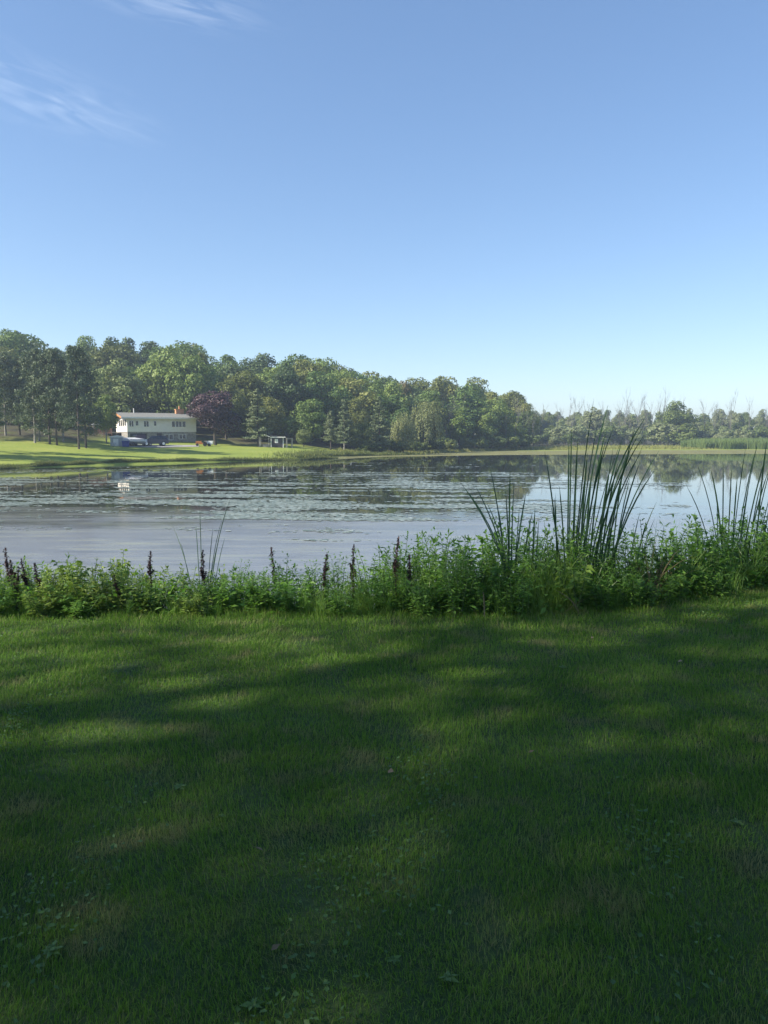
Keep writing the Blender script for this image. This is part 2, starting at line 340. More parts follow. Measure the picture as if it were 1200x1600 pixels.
def leaves(B, D, ln, wd, droop, rg=rng):
    """Pointed leaves with a midrib fold: base B, direction D."""
    n = len(B); D = norm(D); up = np.array([0, 0, 1.]); s = norm(np.cross(D, up) + 1e-4); u = norm(np.cross(s, D))
    roll = rg.normal(0, .5, (n, 1)); s2 = s * np.cos(roll) + u * np.sin(roll); u2 = norm(np.cross(s2, D))
    ln = ln.reshape(-1, 1); wd = wd.reshape(-1, 1); dp = np.array([0, 0, -1.]) * ln * droop
    C = B + D * ln * .45 - u2 * wd * .12 + dp * .2
    Lf = B + D * ln * .42 + s2 * wd * .5 + u2 * wd * .12 + dp * .25; Rt = B + D * ln * .42 - s2 * wd * .5 + u2 * wd * .12 + dp * .25
    T = B + D * ln + dp
    V = np.stack([B, Lf, C, Rt, T], 1).reshape(-1, 3); i = np.arange(n)[:, None] * 5
    return V, np.concatenate([i + [0, 3, 2], i + [0, 2, 1], i + [2, 3, 4], i + [2, 4, 1]])
def blades(B, lean, ln, wd, segs=3, curve=1.0, twist=None, rg=rng):
    """Grass blades: base B, horizontal lean vector (in blade lengths), tapering strips."""
    n = len(B); ln = ln.reshape(-1, 1); wd = np.asarray(wd).reshape(-1, 1) * np.ones((n, 1))
    ang = rg.uniform(0, math.pi, (n, 1)); side = np.concatenate([np.cos(ang), np.sin(ang), np.zeros((n, 1))], 1)
    Vs = []
    ll = np.linalg.norm(lean, axis=1, keepdims=True); zf = np.sqrt(np.maximum(.15, 1 - np.minimum(ll, .95) ** 2))
    L3 = np.concatenate([lean, np.zeros((n, 1))], 1)
    for k in range(segs):
        s = k / segs
        c = B + L3 * ln * (s ** (1 + curve)) + np.array([0, 0, 1.]) * ln * zf * (s - .18 * curve * ll * s * s)
        w = wd * .5 * (1 - s ** 2 * .8)
        Vs += [c - side * w, c + side * w]
    c = B + L3 * ln + np.array([0, 0, 1.]) * ln * zf * (1 - .18 * curve * ll)
    Vs.append(c); m_ = 2 * segs + 1
    V = np.stack(Vs, 1).reshape(-1, 3); i = np.arange(n)[:, None] * m_
    F = []
    for k in range(segs - 1):
        a = 2 * k; F += [i + [a, a + 1, a + 3], i + [a, a + 3, a + 2]]
    a = 2 * (segs - 1); F.append(i + [a, a + 1, a + 2])
    return V, np.concatenate(F)
def merge(parts):
    Vs, Fs, o = [], [], 0
    for V, F in parts: Vs.append(V); Fs.append(F + o); o += len(V)
    return np.concatenate(Vs), np.concatenate(Fs)
def vnoise(x, y, f, seed):
    """Smooth pseudo-noise in -1..1 from a few sines."""
    rs = np.random.default_rng(seed); z = 0
    for i in range(5):
        a = rs.uniform(0, 6.28); k = f * rs.uniform(.5, 2.0); z = z + np.sin(k * (x * math.cos(a) + y * math.sin(a)) + rs.uniform(0, 6.28)) / 5 * 1.6
    return z

# ------------------------------------------------------------------ the lie of the land
U_S = [-1.4, -.5, -.25, -.11, 0, .167, .5, 1.4]
D_S = [70, 82, 104, 118, 140, 156, 168, 165]
def shore(u): return np.interp(u, U_S, D_S)
def far_z(x, y):
    x = np.asarray(x, float); y = np.asarray(y, float); u = x / y; r = y - shore(u) + vnoise(x, y, .12, 3) * .9
    wl = 1 - sstep(u, -.13, .02)
    zl = np.interp(r, [-8, -1, 0, 1.2, 20, 36, 60, 110, 200, 600], [-.9, -.3, -.03, .38, 1.45, 2.1, 4.6, 10.5, 14, 18])
    zr = np.interp(r, [-14, -1, 0, 30, 60, 150, 400, 900], [-.9, -.06, .015, .06, .12, .6, 3, 6])
    zl = zl + (1 - sstep(u, -.43, -.31)) * np.interp(r, [4, 22, 48, 90], [0, .35, 1.3, 1.6])
    return wl * zl + (1 - wl) * zr + vnoise(x, y, .22, 5) * .06 * sstep(r, 2, 12) * (.3 + .7 * wl)
def bank_y(x):
    """Where the mown lawn ends and the bank growth begins."""
    x = np.asarray(x, float)
    return 7.25 + np.interp(x, [-30, -7, -4, 1.5, 2.6, 4.2, 8, 20], [14, 2.6, 0, 0, .28, 1.25, 2.6, 5]) + vnoise(x, x * 0, 2.3, 9) * .07
def near_z(x, y):
    x = np.asarray(x, float); y = np.asarray(y, float); d = y - bank_y(x)
    lawn = 1.6 - .013 * np.clip(y, -30, 9) + vnoise(x, y, .9, 11) * .018
    return np.where(d < 0, lawn, np.maximum(lawn - .10 * np.minimum(d, .5) - .72 * np.maximum(d - .5, 0), -1.2))

def grid_mesh(name, X, Y, Z, mat, attrs=None):
    h, w = X.shape; V = np.stack([X, Y, Z], 2).reshape(-1, 3)
    i, j = np.meshgrid(np.arange(h - 1), np.arange(w - 1), indexing='ij'); a = (i * w + j).ravel()
    F = np.stack([a, a + 1, a + w + 1, a + w], 1)
    me = mesh_tris(name, V, F, mat, True)
    for k, arr in (attrs or {}).items():
        at = me.attributes.new(k, 'FLOAT', 'POINT'); at.data.foreach_set('value', np.asarray(arr, np.float32).ravel())
    return me
# base sheet to the horizon, under everything
gx, gy = np.meshgrid(np.linspace(-1500, 1500, 16), np.linspace(-1500, 1500, 16))
tag(link('ground', grid_mesh('ground', gx, gy, gx * 0 - 1.0, 'bed_mud')), kind='structure')
xs = np.concatenate([np.linspace(-60, -8, 40), np.arange(-7.8, 8, .2), np.linspace(8.2, 60, 40)])
ys = np.concatenate([np.linspace(-60, 0, 30), np.arange(.2, 14, .2), np.linspace(14.2, 40, 30)])
gx, gy = np.meshgrid(xs, ys)
tag(link('lawn', grid_mesh('lawn', gx, gy, near_z(gx, gy), 'lawn_soil')), 'shaded mown lawn in front of the pond bank', kind='structure')
us = np.arange(-1.1, 1.1, .004); rs_ = np.concatenate([np.arange(-14, 6, .8), np.arange(6, 60, 2.0), np.linspace(60, 200, 30), np.linspace(210, 1200, 20)])
gu, gr = np.meshgrid(us, rs_); gy = shore(gu) + gr; gx = gu * gy
FOREST_PX = [-300, 0, 150, 300, 400, 480, 600, 700, 830, 900, 1300]
FOREST_Y = [150, 141, 152, 158, 154, 156, 176, 198, 226, 318, 330]
def forest_y(u): return np.interp(600 + FPX * np.asarray(u), FOREST_PX, FOREST_Y)
mud = sstep(gu, -.115, -.07) * (1 - sstep(gr + vnoise(gx, gy, .1, 21) * 9, np.interp(gu, [-.07, 0, .167], [5, 14, 44]), np.interp(gu, [-.07, 0, .167], [12, 26, 66])))
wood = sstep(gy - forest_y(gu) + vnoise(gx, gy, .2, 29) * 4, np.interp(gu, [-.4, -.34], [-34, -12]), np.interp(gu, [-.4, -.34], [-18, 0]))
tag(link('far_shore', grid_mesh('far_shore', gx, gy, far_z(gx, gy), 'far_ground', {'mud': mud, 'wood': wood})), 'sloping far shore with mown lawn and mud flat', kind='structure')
gx, gy = np.meshgrid(np.linspace(-420, 420, 8), np.linspace(-30, 420, 8))
tag(link('pond_water', grid_mesh('pond_water', gx, gy, gx * 0, 'pond_surface')), 'still pond reflecting the wood and sky', kind='structure')

# ------------------------------------------------------------------ tree meshes
def crown_broad(seed, Rr=4.3, z0=.5, z1=14.0, nl=74, per=130, leaf=.42, flat=1.0, mat='forest_leaf'):
    g = np.random.default_rng(seed); zc_ = (z0 + z1) / 2 + .4; a = (z1 - z0) / 2
    parts = []
    for i in range(nl):
        d = norm(g.normal(size=3)); d[2] = d[2] * .95 + .08
        f = (g.uniform(.45, .9) if d[2] < .45 else g.uniform(.4, .76)) if i % 5 else g.uniform(.05, .45)
        narrow = 1 - .28 * max(0, d[2]) - .12 * max(0, -d[2])
        c = np.array([0, 0, zc_]) + d * np.array([Rr * narrow, Rr * narrow, a * .92]) * f
        lr = Rr * g.uniform(.21, .42)
        n = int(per * g.uniform(.7, 1.3) * (lr / (Rr * .33)) ** 2)
        e = norm(g.normal(size=(n, 3)) + np.array([0, 0, .35]) + d * .35)
        P = c + e * lr * g.uniform(.72, 1.12, (n, 1)) * np.array([1, 1, .82 * flat])
        parts.append(cards(P, e + g.normal(size=(n, 3)) * .42, leaf * g.uniform(.6, 1.35, n), .75, g))
    V, F = merge(parts)
    return mesh_tris('crown', V, F, mat)
def trunk_broad(seed, h=11.0, r=.24, mat='bark', limbs=7, lo=.25):
    g = random.Random(seed); b = MB()
    pts = [(0, 0, -.5)]; x = y = 0
    for i in range(1, 7):
        x += g.uniform(-.16, .16); y += g.uniform(-.16, .16); pts.append((x, y, h * i / 6))
    b.tube(pts, [r * 1.35] + [r * (1 - .14 * i) for i in range(1, 7)], 8)
    for i in range(limbs):
        t = g.uniform(lo, .85); k = min(5, int(t * 6)); p = Vector(pts[k]).lerp(Vector(pts[k + 1]), t * 6 - k); a = g.uniform(0, 6.28); ln = g.uniform(2.2, 3.8) * (1.1 - .5 * t)
        q = p + Vector((math.cos(a) * ln * .5, math.sin(a) * ln * .5, ln * .45)); e = p + Vector((math.cos(a) * ln, math.sin(a) * ln, ln * .75))
        b.tube([p, q, e], [r * .42, r * .28, r * .08], 5)
    return b.mesh('trunk', mat)
def crown_conifer(seed, h=14.0, Rr=3.2, z0=2.0, sparse=0., mat='conifer_leaf', droop=.25, irr=.3):
    g = np.random.default_rng(seed); parts = []; z = z0
    while z < h - .2:
        t = (z - z0) / (h - z0); nb = g.integers(5, 9)
        for k in range(nb):
            if g.random() < sparse: continue
            a = g.uniform(0, 6.28); ln = Rr * (1 - t) ** .8 * g.uniform(1 - irr, 1 + irr * .5) + .25
            n = int(16 + 22 * ln); s = g.uniform(.12, 1, n) ** .8
            P = np.stack([np.cos(a) * ln * s, np.sin(a) * ln * s, z + g.normal(0, .08) - droop * ln * s + .22 * ln * s ** 2.2], 1)
            side = np.array([-math.sin(a), math.cos(a), 0]); P = P + side * g.normal(0, .2, (n, 1)) * ln * (1.15 - s[:, None]) + g.normal(0, .1, (n, 3))
            parts.append(cards(P, np.array([0, 0, 1.]) + g.normal(size=(n, 3)) * .6 + np.array([math.cos(a), math.sin(a), 0]) * .5, g.uniform(.22, .46, n), .55, g))
        z += g.uniform(.38, .62)
    V, F = merge(parts); return mesh_tris('crown', V, F, mat)
def trunk_conifer(seed, h=13.6, r=.2, mat='bark', dead=0, z0=1.5, z1=5):
    g = random.Random(seed); b = MB()
    pts = [(0, 0, -.5)] + [(g.uniform(-.07, .07), g.uniform(-.07, .07), h * i / 5) for i in range(1, 6)]
    b.tube(pts, [r * 1.25, r, r * .8, r * .6, r * .35, r * .08], 7)
    for i in range(dead):
        z = g.uniform(z0, z1); a = g.uniform(0, 6.28); ln = g.uniform(.8, 2.0)
        b.tube([(0, 0, z), (math.cos(a) * ln * .6, math.sin(a) * ln * .6, z + .08), (math.cos(a) * ln, math.sin(a) * ln, z - .1)], [.05, .035, .012], 4)
    return b.mesh('trunk', mat)
def crown_pine(seed, h=14.0, z0=5.0, Rr=3.0, mat='pine_leaf'):
    """Irregular old pine: tufts on long branches, open below."""
    g = np.random.default_rng(seed); parts = []
    for i in range(95):
        t = g.random() ** .9; z = z0 + (h - z0) * t; a = g.uniform(0, 6.28); ln = Rr * (1.05 - .75 * t) * g.uniform(.35, 1.1)
        c = np.array([math.cos(a) * ln, math.sin(a) * ln, z + .12 * ln]); lr = g.uniform(.55, 1.05); n = int(95 * lr)
        e = norm(g.normal(size=(n, 3)) + [0, 0, .3])
        parts.append(cards(c + e * lr * np.array([1, 1, .6]) * g.uniform(.4, 1.1, (n, 1)), e + g.normal(size=(n, 3)) * .7, g.uniform(.2, .42, n), .6, g))
    V, F = merge(parts); return mesh_tris('crown', V, F, mat)
def crown_willow(seed, h=9.0, Rr=3.2, mat='willow_leaf'):
    g = np.random.default_rng(seed); parts = []
    for i in range(330):
        d = norm(g.normal(size=3)); d[2] = abs(d[2]) ** .8; f = g.uniform(.55, 1.02)
        p = np.array([d[0] * Rr * f, d[1] * Rr * f, h * .50 + d[2] * h * .5 * f]); ln = g.uniform(.35, .85) * (p[2] - .4)
        if g.random() < .3: ln *= .4
        n = int(6 + ln * 5); s = np.linspace(0, 1, n)
        out_ = np.array([d[0], d[1], 0]); P = p + out_ * .5 * np.sin(s * 1.6)[:, None] * .8 - np.array([0, 0, 1.]) * (ln * s)[:, None] + g.normal(0, .07, (n, 3))
        parts.append(cards(P, out_ + g.normal(size=(n, 3)) * .45 + np.array([0, 0, .25]), g.uniform(.22, .42, n), .5, g))
    V, F = merge(parts); return mesh_tris('crown', V, F, mat)
def bare_mesh(seed, h=14.0, mat='dead_wood'):
    g = random.Random(seed); b = MB()
    def grow(p, d, ln, r, lv):
        q = p + d * ln * .5 + Vector((g.uniform(-1, 1), g.uniform(-1, 1), 0)) * ln * .05; e = q + (d + Vector((g.uniform(-.15, .15), g.uniform(-.15, .15), .08))).normalized() * ln * .5
        b.tube([p, q, e], [r, r * .8, r * .55 if lv < 3 else .015], 5 if lv < 2 else 3)
        if lv < 3:
            for i in range(g.randint(2, 4)):
                a = g.uniform(0, 6.28); sp = g.uniform(.35, .8)
                nd = (d + Vector((math.cos(a), math.sin(a), .25)) * sp).normalized(); t = g.uniform(.45, 1)
                grow(p.lerp(e, t), nd, ln * g.uniform(.45, .7), r * .5, lv + 1)
    grow(Vector((0, 0, -.4)), Vector((g.uniform(-.06, .06), g.uniform(-.06, .06), 1)).normalized(), h * .55, .16, 0)
    return b.mesh('branches', mat)

BROAD = [crown_broad(100 + i, Rr=4.0 + .15 * i, nl=60 + 3 * i) for i in range(7)]
BTRUNK = [trunk_broad(200 + i) for i in range(4)]
def tree(name, crown, trunk, x, y, z, h, wid=None, base_h=14.0, rot=None, label='', group=None, mat=None):
    o = bpy.data.objects.new(name, None); COL.objects.link(o); o.empty_display_size = .5
    s = h / base_h; w = wid if wid else s
    o.location = (x, y, z); o.rotation_euler = (0, 0, random.uniform(0, 6.28) if rot is None else rot); o.scale = (w, w, s)
    if trunk: link('trunk', trunk, o)
    c = link('crown', crown, o)
    if mat:
        c.material_slots[0].link = 'OBJECT'; c.material_slots[0].material = MATS[mat]
    tag(o, label, 'tree', group)
    return o
def zg(x, y): return float(far_z(x, y))
def px2x(px, y): return (px - 600) / FPX * y

# the wood on the rise behind the house: four staggered rows
SKY_PX = [-300, -100, 0, 45, 85, 110, 140, 175, 205, 235, 255, 320, 345, 370, 420, 470, 500, 560, 600, 640, 690, 730, 770, 800, 822, 840]
SKY_PY = [500, 500, 506, 508, 530, 548, 532, 522, 528, 540, 528, 535, 550, 546, 552, 548, 556, 566, 580, 588, 582, 586, 600, 610, 628, 655]
def skyline(px): return float(np.interp(px, SKY_PX, SKY_PY))
rows = [(0, .40, 8.0), (11, .20, 8.2), (24, .08, 8.4), (40, .0, 8.6), (55, .05, 10)]
def wood_label(k, px, mt):
    col = {None: 'mid green', 'olive_leaf': 'olive green', 'deep_leaf': 'deep green'}[mt]
    row = ('front edge', 'second row', 'inner', 'skyline', 'rearmost')[k]
    at = ('outside the left picture edge' if px < 0 else 'behind the slope pines' if px < 80 else 'above the slope pines' if px < 160 else 'left of the house roof' if px < 215 else 'behind the house' if px < 300 else
          'behind the purple tree' if px < 375 else 'behind the spruce and shed' if px < 450 else 'between shed and shore spruces' if px < 515 else 'behind the shore spruces' if px < 605 else
          'behind the willows' if px < 690 else 'right of the willows' if px < 760 else 'at the right end')
    return '%s tree in the %s of the wood, %s' % (col, row if 'row' in row or 'edge' in row else row + ' part', at)
for k, (dy, frac, step) in enumerate(rows):
    px = -190 + 17 * k
    while px < 828:
        u = (px - 600) / FPX; y = float(forest_y(u)) + dy + random.uniform(-2.5, 2.5); x = u * y; z = zg(x, y)
        sy = skyline(px) + random.uniform(-4, 9); ty = sy + frac * (692 - sy) * random.uniform(.75, 1.2)
        h = max(6.0, (W(px, ty, y).z - z) * 1.07); wd = min(1.35, max(.8, h / 13)) * random.uniform(.85, 1.2)
        skip = (k == 0 and 165 < px < 330)
        if not skip:
            i = random.randrange(7); mt = random.choice([None, None, 'olive_leaf', 'olive_leaf', 'deep_leaf'])
            tree('broadleaf_tree', BROAD[i], BTRUNK[i % 4], x, y, z, h, wd,
                 label=wood_label(k, px, mt), group='trees of the dense wood', mat=mt)
        px += step / y * FPX * random.uniform(.8, 1.2)

# understory bushes inside the wood's edge, closing the gaps between trunks
UNDER = [crown_broad(260 + i, Rr=2.4, z0=.0, z1=4.2, nl=26, per=80, leaf=.42) for i in range(3)]
for k, dy in enumerate((3, 15, 30, 48)):
    px = -190 + 9 * k
    while px < 835:
        u = (px - 600) / FPX; y = float(forest_y(u)) + dy + random.uniform(-2, 2); x = u * y
        if not (k == 0 and 165 < px < 330):
            s_ = random.uniform(.75, 1.35); o = bpy.data.objects.new('understory_bush', None); COL.objects.link(o); o.location = (x, y, zg(x, y) - .2); o.rotation_euler = (0, 0, random.uniform(0, 6.28)); o.scale = (s_ * 1.15, s_ * 1.15, s_)
            link('foliage', UNDER[random.randrange(3)], o); tag(o, '%s bush among the trunks of the dense wood, %s' % (('front', 'second row', 'inner', 'rear')[k], wood_label(0, px, None).split(', ')[1]), 'bush', 'bushes under the dense wood')
        px += 5.0 / y * FPX * random.uniform(.8, 1.25)

# trees that stand out from the wood
def named(px, base_y, top_py, width_m, crown, trunk, name, label, group=None, base_w=8.6, base_h=14.0, mat=None, rot=None):
    x = px2x(px, base_y); z = zg(x, base_y); h = W(px, top_py, base_y).z - z
    return tree(name, crown, trunk, x, base_y, z, h, width_m / base_w, base_h, rot, label, group, mat)
purple = crown_broad(301, Rr=4.3, z0=.4, nl=75, per=210, leaf=.38, mat='purple_leaf')
named(338, 143, 601, 9.6, purple, BTRUNK[0], 'purple_leaf_tree', 'dark purple leafed tree beside the right end of the house')
palec = crown_broad(302, Rr=4.3, z0=1.0, nl=60, per=150, leaf=.42, mat='pale_leaf')
named(188, 151, 556, 10.6, palec, BTRUNK[1], 'pale_round_tree', 'pale green round crowned tree rising behind the left end of the house')
named(300, 160, 536, 10.0, BROAD[2], BTRUNK[2], 'broadleaf_tree', 'large bright green tree directly behind the house chimney')
named(262, 163, 532, 10.5, BROAD[4], BTRUNK[0], 'broadleaf_tree', 'tall green tree directly behind the middle of the house roof')
named(483, 182, 560, 8.0, BROAD[1], BTRUNK[1], 'yellowing_tree', 'yellowing tan topped tree in the middle of the wood', mat='yellow_leaf')
named(632, 205, 592, 8.5, BROAD[3], BTRUNK[1], 'yellowing_tree', 'pale tan green tree top standing above the weeping willow', mat='yellow_leaf')
named(475, 150, 668, 3.2, BROAD[5], BTRUNK[1], 'small_yellow_tree', 'small yellowing tree at the wood edge right of the shed', mat='pale_leaf')
wil = crown_willow(310); wil2 = crown_willow(311, h=9, Rr=3.0)
wtr = trunk_broad(312, h=7.0, r=.22, limbs=5)
named(630, 160, 640, 5.6, wil, wtr, 'weeping_willow', 'small dome shaped weeping willow on the far shore', base_w=6.6, base_h=9.3)
named(664, 176, 620, 8.4, wil2, wtr, 'pale_willow', 'tall pale yellow green willow behind the dome shaped willow', base_w=6.3, base_h=9.3)
con = [crown_conifer(320 + i, Rr=3.1 + .2 * i, z0=2.2 + .6 * i, irr=.4) for i in range(3)]
ctr = [trunk_conifer(330, mat='pale_bark', dead=8), trunk_conifer(331, dead=6)]
named(404, 141, 606, 5.6, con[0], ctr[1], 'spruce_tree', 'grey green spruce beside the dark shed', base_w=6.2)
named(538, 150, 622, 4.6, con[1], ctr[0], 'spruce_tree', 'spruce with a pale bare lower trunk by the far shore', 'shore conifers', base_w=6.6)
named(517, 151, 640, 4.0, con[2], ctr[1], 'spruce_tree', 'short tan green spruce just left of the pale trunked spruce', 'shore conifers', base_w=7.0)
named(593, 155, 618, 5.2, con[0], ctr[1], 'spruce_tree', 'dark pointed spruce left of the dome shaped willow', 'shore conifers', base_w=6.2)
named(562, 152, 655, 4.6, BROAD[6], BTRUNK[2], 'small_tree', 'small bright green tree between the two shore spruces', mat='shrub_leaf')
pines = [crown_pine(340 + i, z0=1.6 + .5 * i, Rr=3.4) for i in range(3)]
ptr = [trunk_conifer(350 + i, h=13, r=.17, mat=('pale_bark' if i == 1 else 'bark'), dead=7) for i in range(3)]
PINE = [(57, 117, 548, 'leftmost of the pines on the grassy slope, thin pale trunk'), (64, 121, 556, 'thin pine leaning close behind the leftmost slope pine'),
        (80, 116, 553, 'slender pine third from the left on the grassy slope'), (91, 115, 547, 'slender pine fourth from the left on the grassy slope'),
        (101, 122, 560, 'thick trunked pine set back in the middle of the slope pines'), (125, 112, 543, 'tall dark pine with the thickest trunk on the slope'),
        (136, 115, 558, 'rightmost pine on the grassy slope left of the house'), (12, 124, 552, 'dark pine at the left edge of the picture'),
        (34, 126, 560, 'dark pine just right of the one at the left picture edge'),
        (-25, 99, 532, 'tall pine just outside the left picture edge, shading the slope'), (-62, 92, 526, 'second pine outside the left picture edge'), (-100, 89, 524, 'third pine outside the left picture edge'),
        (-140, 91, 522, 'fourth pine outside the left picture edge'), (-45, 118, 530, 'pine set back outside the left picture edge')]
for i, (px, y, ty, lb) in enumerate(PINE):
    named(px, y, ty, random.uniform(5.0, 6.2), pines[i % 3], ptr[1] if i < 2 else ptr[i % 3], 'pine_tree', lb, 'pines on the grassy slope', base_w=6.4)
named(168, 130, 610, 4.5, BROAD[0], ctr[0], 'pale_trunk_tree', 'pale trunked small tree at the left corner of the house')

# right-hand marsh: thin woodland far across the water, half of it dead
MARSH = [crown_broad(400 + i, Rr=3.8, z0=.2, nl=60, per=90, leaf=.5, mat='marsh_leaf') for i in range(4)]
BARE = [bare_mesh(420 + i) for i in range(6)]
def marsh_at(px):
    return ('next to the dense wood' if px < 880 else 'behind the tallest cattails' if px < 1015 else 'by the large round tree' if px < 1085 else 'above the reed bed' if px < 1200 else 'outside the right picture edge')
for k, (dy, lo, hi) in enumerate([(0, 646, 668), (16, 638, 658), (34, 632, 650), (60, 630, 646)]):
    px = 815
    while px < 1300:
        y = 322 + dy + random.uniform(-5, 5); x = px2x(px, y); mt = random.choice([None, None, None, 'pale_leaf', 'shrub_leaf']); z = zg(x, y); h = W(px, random.uniform(lo, hi), y).z - z
        tree('marsh_tree', MARSH[random.randrange(4)], BTRUNK[random.randrange(4)], x, y, z, h, random.uniform(.75, 1.15),
             label='%s tree in the %s of the marsh wood, %s' % ({None: 'olive', 'pale_leaf': 'pale green', 'shrub_leaf': 'fresh green'}[mt], ('front', 'second row', 'third row', 'rear')[k], marsh_at(px)), group='trees of the marsh wood', mat=mt)
        px += random.uniform(15, 28)
named(1052, 300, 624, 15.0, BROAD[3], BTRUNK[1], 'round_marsh_tree', 'large round green tree standing out of the marsh wood', mat='shrub_leaf')
named(925, 312, 632, 11.0, MARSH[1], BTRUNK[1], 'marsh_tree', 'broad olive tree in the marsh wood behind the tall cattails')
for i in range(76):
    px = random.uniform(800, 1280) if i > 8 else random.uniform(690, 850); y = (random.uniform(305, 350) if px > 850 else float(forest_y((px - 600) / FPX)) - random.uniform(-3, 4)); x = px2x(px, y); z = zg(x, y)
    ty = random.uniform(620, 655) if px > 850 else random.uniform(615, 660)
    h = W(px, ty, y).z - z
    o = link('bare_tree', BARE[i % 6], None, (x, y, z), random.uniform(0, 6.28), (h / 14 * .7, h / 14 * .7, h / 12.2))
    tag(o, 'bare grey dead tree among the marsh wood, ' + marsh_at(px) if px > 850 else 'bare pale dead tree at the right end of the dense wood', 'tree', 'dead trees of the marsh wood' if px > 850 else 'dead trees of the dense wood')

# shrubs along the far shore
SHRUB = [crown_broad(440 + i, Rr=1.5, z0=.0, z1=2.4, nl=22, per=90, leaf=.26, mat='shrub_leaf') for i in range(4)]
def shrub(px, y, top, label, group, mat=None, wid=1.0):
    x = px2x(px, y); z = zg(x, y); h = W(px, top, y).z - z
    o = bpy.data.objects.new('shrub', None); COL.objects.link(o); o.location = (x, y, z - .1); o.rotation_euler = (0, 0, random.uniform(0, 6.28))
    s = h / 2.5; o.scale = (s * wid, s * wid, s)
    c = link('foliage', SHRUB[random.randrange(4)], o)
    if mat: c.material_slots[0].link = 'OBJECT'; c.material_slots[0].material = MATS[mat]
    tag(o, label, 'shrub', group)
for px, y, t in [(566, 150, 694), (583, 152, 692), (600, 156, 690), (615, 158, 687), (628, 160, 689), (645, 168, 690), (660, 172, 691), (680, 180, 690), (705, 186, 688), (730, 196, 686), (752, 200, 684), (775, 206, 682), (800, 212, 680), (820, 218, 678), (690, 190, 684), (742, 204, 680)]:
    shrub(px, y, t, 'low green shrub along the far shore before the wood', 'low shrubs before the wood', wid=random.uniform(1.1, 1.6))
for i in range(44):
    px = 805 + i * 10.5 + random.uniform(-4, 4); y = random.uniform(288, 312)
    shrub(px, y, random.uniform(662, 684), 'rounded low shrub at the foot of the marsh wood, ' + marsh_at(px), 'shrubs at the foot of the marsh wood', 'marsh_leaf' if random.random() < .7 else None, random.uniform(1.0, 1.5))

# ------------------------------------------------------------------ stuff on the far shore
def tuft_field(name, n, fx, hgt, wd, mat, label, cat, lean=.35, segs=2, seed=5):
    g = np.random.default_rng(seed); x, y, hs = fx(g, n); z = far_z(x, y)
    k = z > -.05; x, y, z, hs = x[k], y[k], z[k], hs[k]; n = len(x)
    B = np.stack([x, y, z - .02], 1)
    V, F = blades(B, g.normal(0, lean, (n, 2)), hgt * hs * g.uniform(.5, 1.25, n), wd * g.uniform(.7, 1.4, n), segs, rg=g)
    o = link(name, mesh_tris(name, V, F, mat)); tag(o, label, cat, kind='stuff'); return o
def f1(g, n):       # fringe along the left far bank
    u = np.concatenate([g.uniform(-.62, -.06, n - n // 4), g.normal(-.4, .1, n // 4)]); cl = .5 + .5 * vnoise(u * 100, u * 0, .9, 41); r = np.abs(g.normal(0, .55, n)) + .05
    y = shore(u) + r; return u * y, y, np.clip(.3 + cl, .25, 1.3)
tuft_field('shore_grass', 26000, f1, .42, .05, 'shore_grass', 'ragged tall grass fringe along the far lawn shore', 'grass')
def f2(g, n):       # yellow-green marsh grass behind the mud flat
    u = g.uniform(-.06, .62, n); off = np.interp(u, [-.06, .05, .17, .3, .62], [9, 20, 58, 66, 66]); r = off + np.abs(g.normal(0, 1, n)) * np.interp(u, [0, .17, .3], [8, 16, 34])
    y = shore(u) + r; return u * y, y, 1 + .3 * vnoise(u * 200, r, .6, 43)
tuft_field('marsh_grass', 42000, f2, .75, .14, 'marsh_grass', 'yellow green marsh grass behind the mud flat', 'grass', seed=6)
def f3(g, n):       # dense tall reed bed on the right
    px = g.uniform(1062, 1330, n); r = g.uniform(0, 14, n); y = 232 + r + np.interp(px, [1062, 1100], [10, 0]) + vnoise(px, px * 0, .08, 47) * 2; x = (px - 600) / FPX * y
    return x, y, np.interp(px, [1060, 1090, 1330], [.75, 1, 1.05])
tuft_field('reed_bed', 24000, f3, 3.0, .12, 'reed_leaf', 'dense green reed bed on the right of the far shore', 'reeds', lean=.08, seed=8)
def f4(g, n):       # rough grass at the water corner left of the mud flat
    px = g.normal(545, 42, n); u = (px - 600) / FPX; y = shore(u) + 1 + np.abs(g.normal(0, 5, n)) + np.interp(px, [470, 540, 640], [0, 2, 9]); return u * y, y, .7 + .5 * np.abs(vnoise(px, y, .2, 51))
tuft_field('rough_grass', 14000, f4, .8, .08, 'shore_grass', 'rough grass where the far lawn meets the mud flat', 'grass', seed=9)

